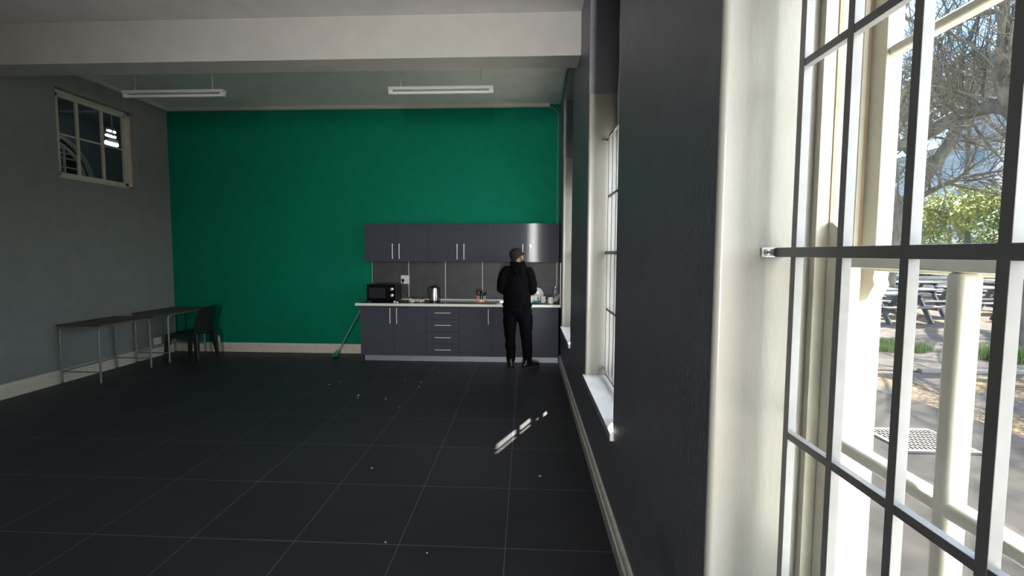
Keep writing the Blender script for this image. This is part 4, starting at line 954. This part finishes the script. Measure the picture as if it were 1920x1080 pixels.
# leafy crowns
def leafy(name, c, r, n, size, m, seed, trunk_r, label, cat='tree', grp='leafy trees beyond the picnic yard'):
    rnd = random.Random(seed); t = thing(name, (c[0], c[1], GZ), label, cat, grp); q = MB()
    cl = [(V(rnd.gauss(0, .42), rnd.gauss(0, .42), rnd.gauss(0, .36)), rnd.uniform(.22, .42)) for _ in range(22)]
    for k in range(n):
        cc, cr_ = cl[rnd.randrange(len(cl))]; u = V(rnd.gauss(0, 1), rnd.gauss(0, 1), rnd.gauss(0, 1)).normalized() * cr_ * rnd.uniform(.75, 1.05)
        p = V(c[0] + (cc.x + u.x) * r[0], c[1] + (cc.y + u.y) * r[1], c[2] + (cc.z + u.z) * r[2])
        if p.z < GZ + .1: continue
        a = V(rnd.uniform(-1, 1), rnd.uniform(-1, 1), rnd.uniform(-1, 1)).normalized(); b = basis(a)[0]; s = size * rnd.uniform(.6, 1.3)
        q.bm.faces.new([q.bm.verts.new(v_) for v_ in (p - a * s, p + b * s * .5, p + a * s, p - b * s * .5)])
    q.build('foliage', m, t, smooth=False)
    MB().tube([(c[0], c[1], GZ), (c[0] + .1, c[1], c[2] * .5), (c[0], c[1], c[2])], [trunk_r, trunk_r * .8, trunk_r * .4], 8).build('trunk', M_bark, t)
leafy('leafy_tree', D(1815, 400, 19.5), (2.6, 2.6, 1.7), 9000, .10, M_leaf, 1, .15, 'yellow-green sunlit tree low in the middle of the window')
leafy('leafy_tree', D(1705, 425, 28), (2.2, 2.0, 1.5), 6000, .12, M_leafd, 2, .15, 'green leafy tree behind the leaning bare trunk')
leafy('leafy_tree', D(1822, 165, 34), (3.4, 2.4, 1.7), 7000, .14, M_leaf, 3, .2, 'tall yellow-green tree crown under the grey tower')
leafy('leafy_tree', D(1675, 205, 31), (1.8, 1.8, 2.2), 4500, .14, M_leaf, 4, .2, 'yellow-green crown at the left, above the long bare limb')
leafy('leafy_tree', D(1945, 420, 15), (1.2, 1.2, 1.9), 6000, .09, M_leafd, 5, .15, 'green leafy tree by the right edge of the window')
leafy('leafy_tree', D(1900, 470, 29), (3.0, 1.8, 1.2), 6000, .13, M_leafd, 6, .15, 'low green hedge-like tree behind the right picnic tables')
# buildings
def building(c, size, floors, bays, m, label, face=(-1, -1)):
    x, y = c; sx_, sy_, h = size; t = thing('building', (x, y, GZ), label, 'building', 'pale buildings beyond the trees')
    MB().box(x, x + sx_, y, y + sy_, GZ, h).build('walls', m, t); MB().box(x - .3, x + sx_ + .3, y - .3, y + sy_ + .3, h, h + .5).build('roof', M_conc, t)
    fh = h / floors
    for f in range(floors):
        for k in range(bays):
            z = fh * f + fh * .35; xx = x + sx_ * (k + .25) / bays; MB().box(xx, xx + sx_ * .5 / bays, y - .05, y + .1, z, z + fh * .4).build('window', M_bwin, t)
            yy = y + sy_ * (k + .25) / bays; MB().box(x - .05, x + .1, yy, yy + sy_ * .5 / bays, z, z + fh * .4).build('window', M_bwin, t)
building((66, 61), (9, 9, 30), 9, 3, M_bldg, 'tall pale grey tower rising behind the trees')
building((24, 39), (14, 8, 2.6), 1, 4, M_bldgw, 'long low white building behind the picnic yard')
building((46, 44), (14, 14, 13), 4, 3, M_bldg, 'pale grey four-storey block behind the leafy trees')
building((18, 48), (16, 10, 6.5), 2, 4, M_bldgw, 'white two-storey building at the left of the yard')
for k, (x, y) in enumerate([(13.5, 18.2), (17.2, 19.2)]):
    t = thing('concrete_planter', (x, y, GZ), ['pale concrete planter behind the back-row picnic tables, left one', 'pale concrete planter behind the back-row picnic tables, right one'][k], 'planter', 'concrete planters in the yard')
    MB().box(x - .9, x + .9, y - .5, y + .5, GZ, GZ + .75, .03).box(x - .98, x + .98, y - .58, y + .58, GZ + .75, GZ + .87, .02).build('tub', M_conc, t)
    rnd = random.Random(k); q = MB()
    for _ in range(900):
        p = V(x + rnd.gauss(0, .45), y + rnd.gauss(0, .25), GZ + .87 + abs(rnd.gauss(0, .25))); a = V(rnd.uniform(-1, 1), rnd.uniform(-1, 1), rnd.uniform(-1, 1)).normalized() * .07; b = basis(a)[0] * .035
        q.bm.faces.new([q.bm.verts.new(v_) for v_ in (p - a, p + b, p + a, p - b)])
    q.build('plants', M_leafd, t, smooth=False)
struct('yard_wall', MB().box(6, 60, 34, 34.3, GZ, 1.3).box(40, 40.3, -30, 34, GZ, 1.3), M_conc)
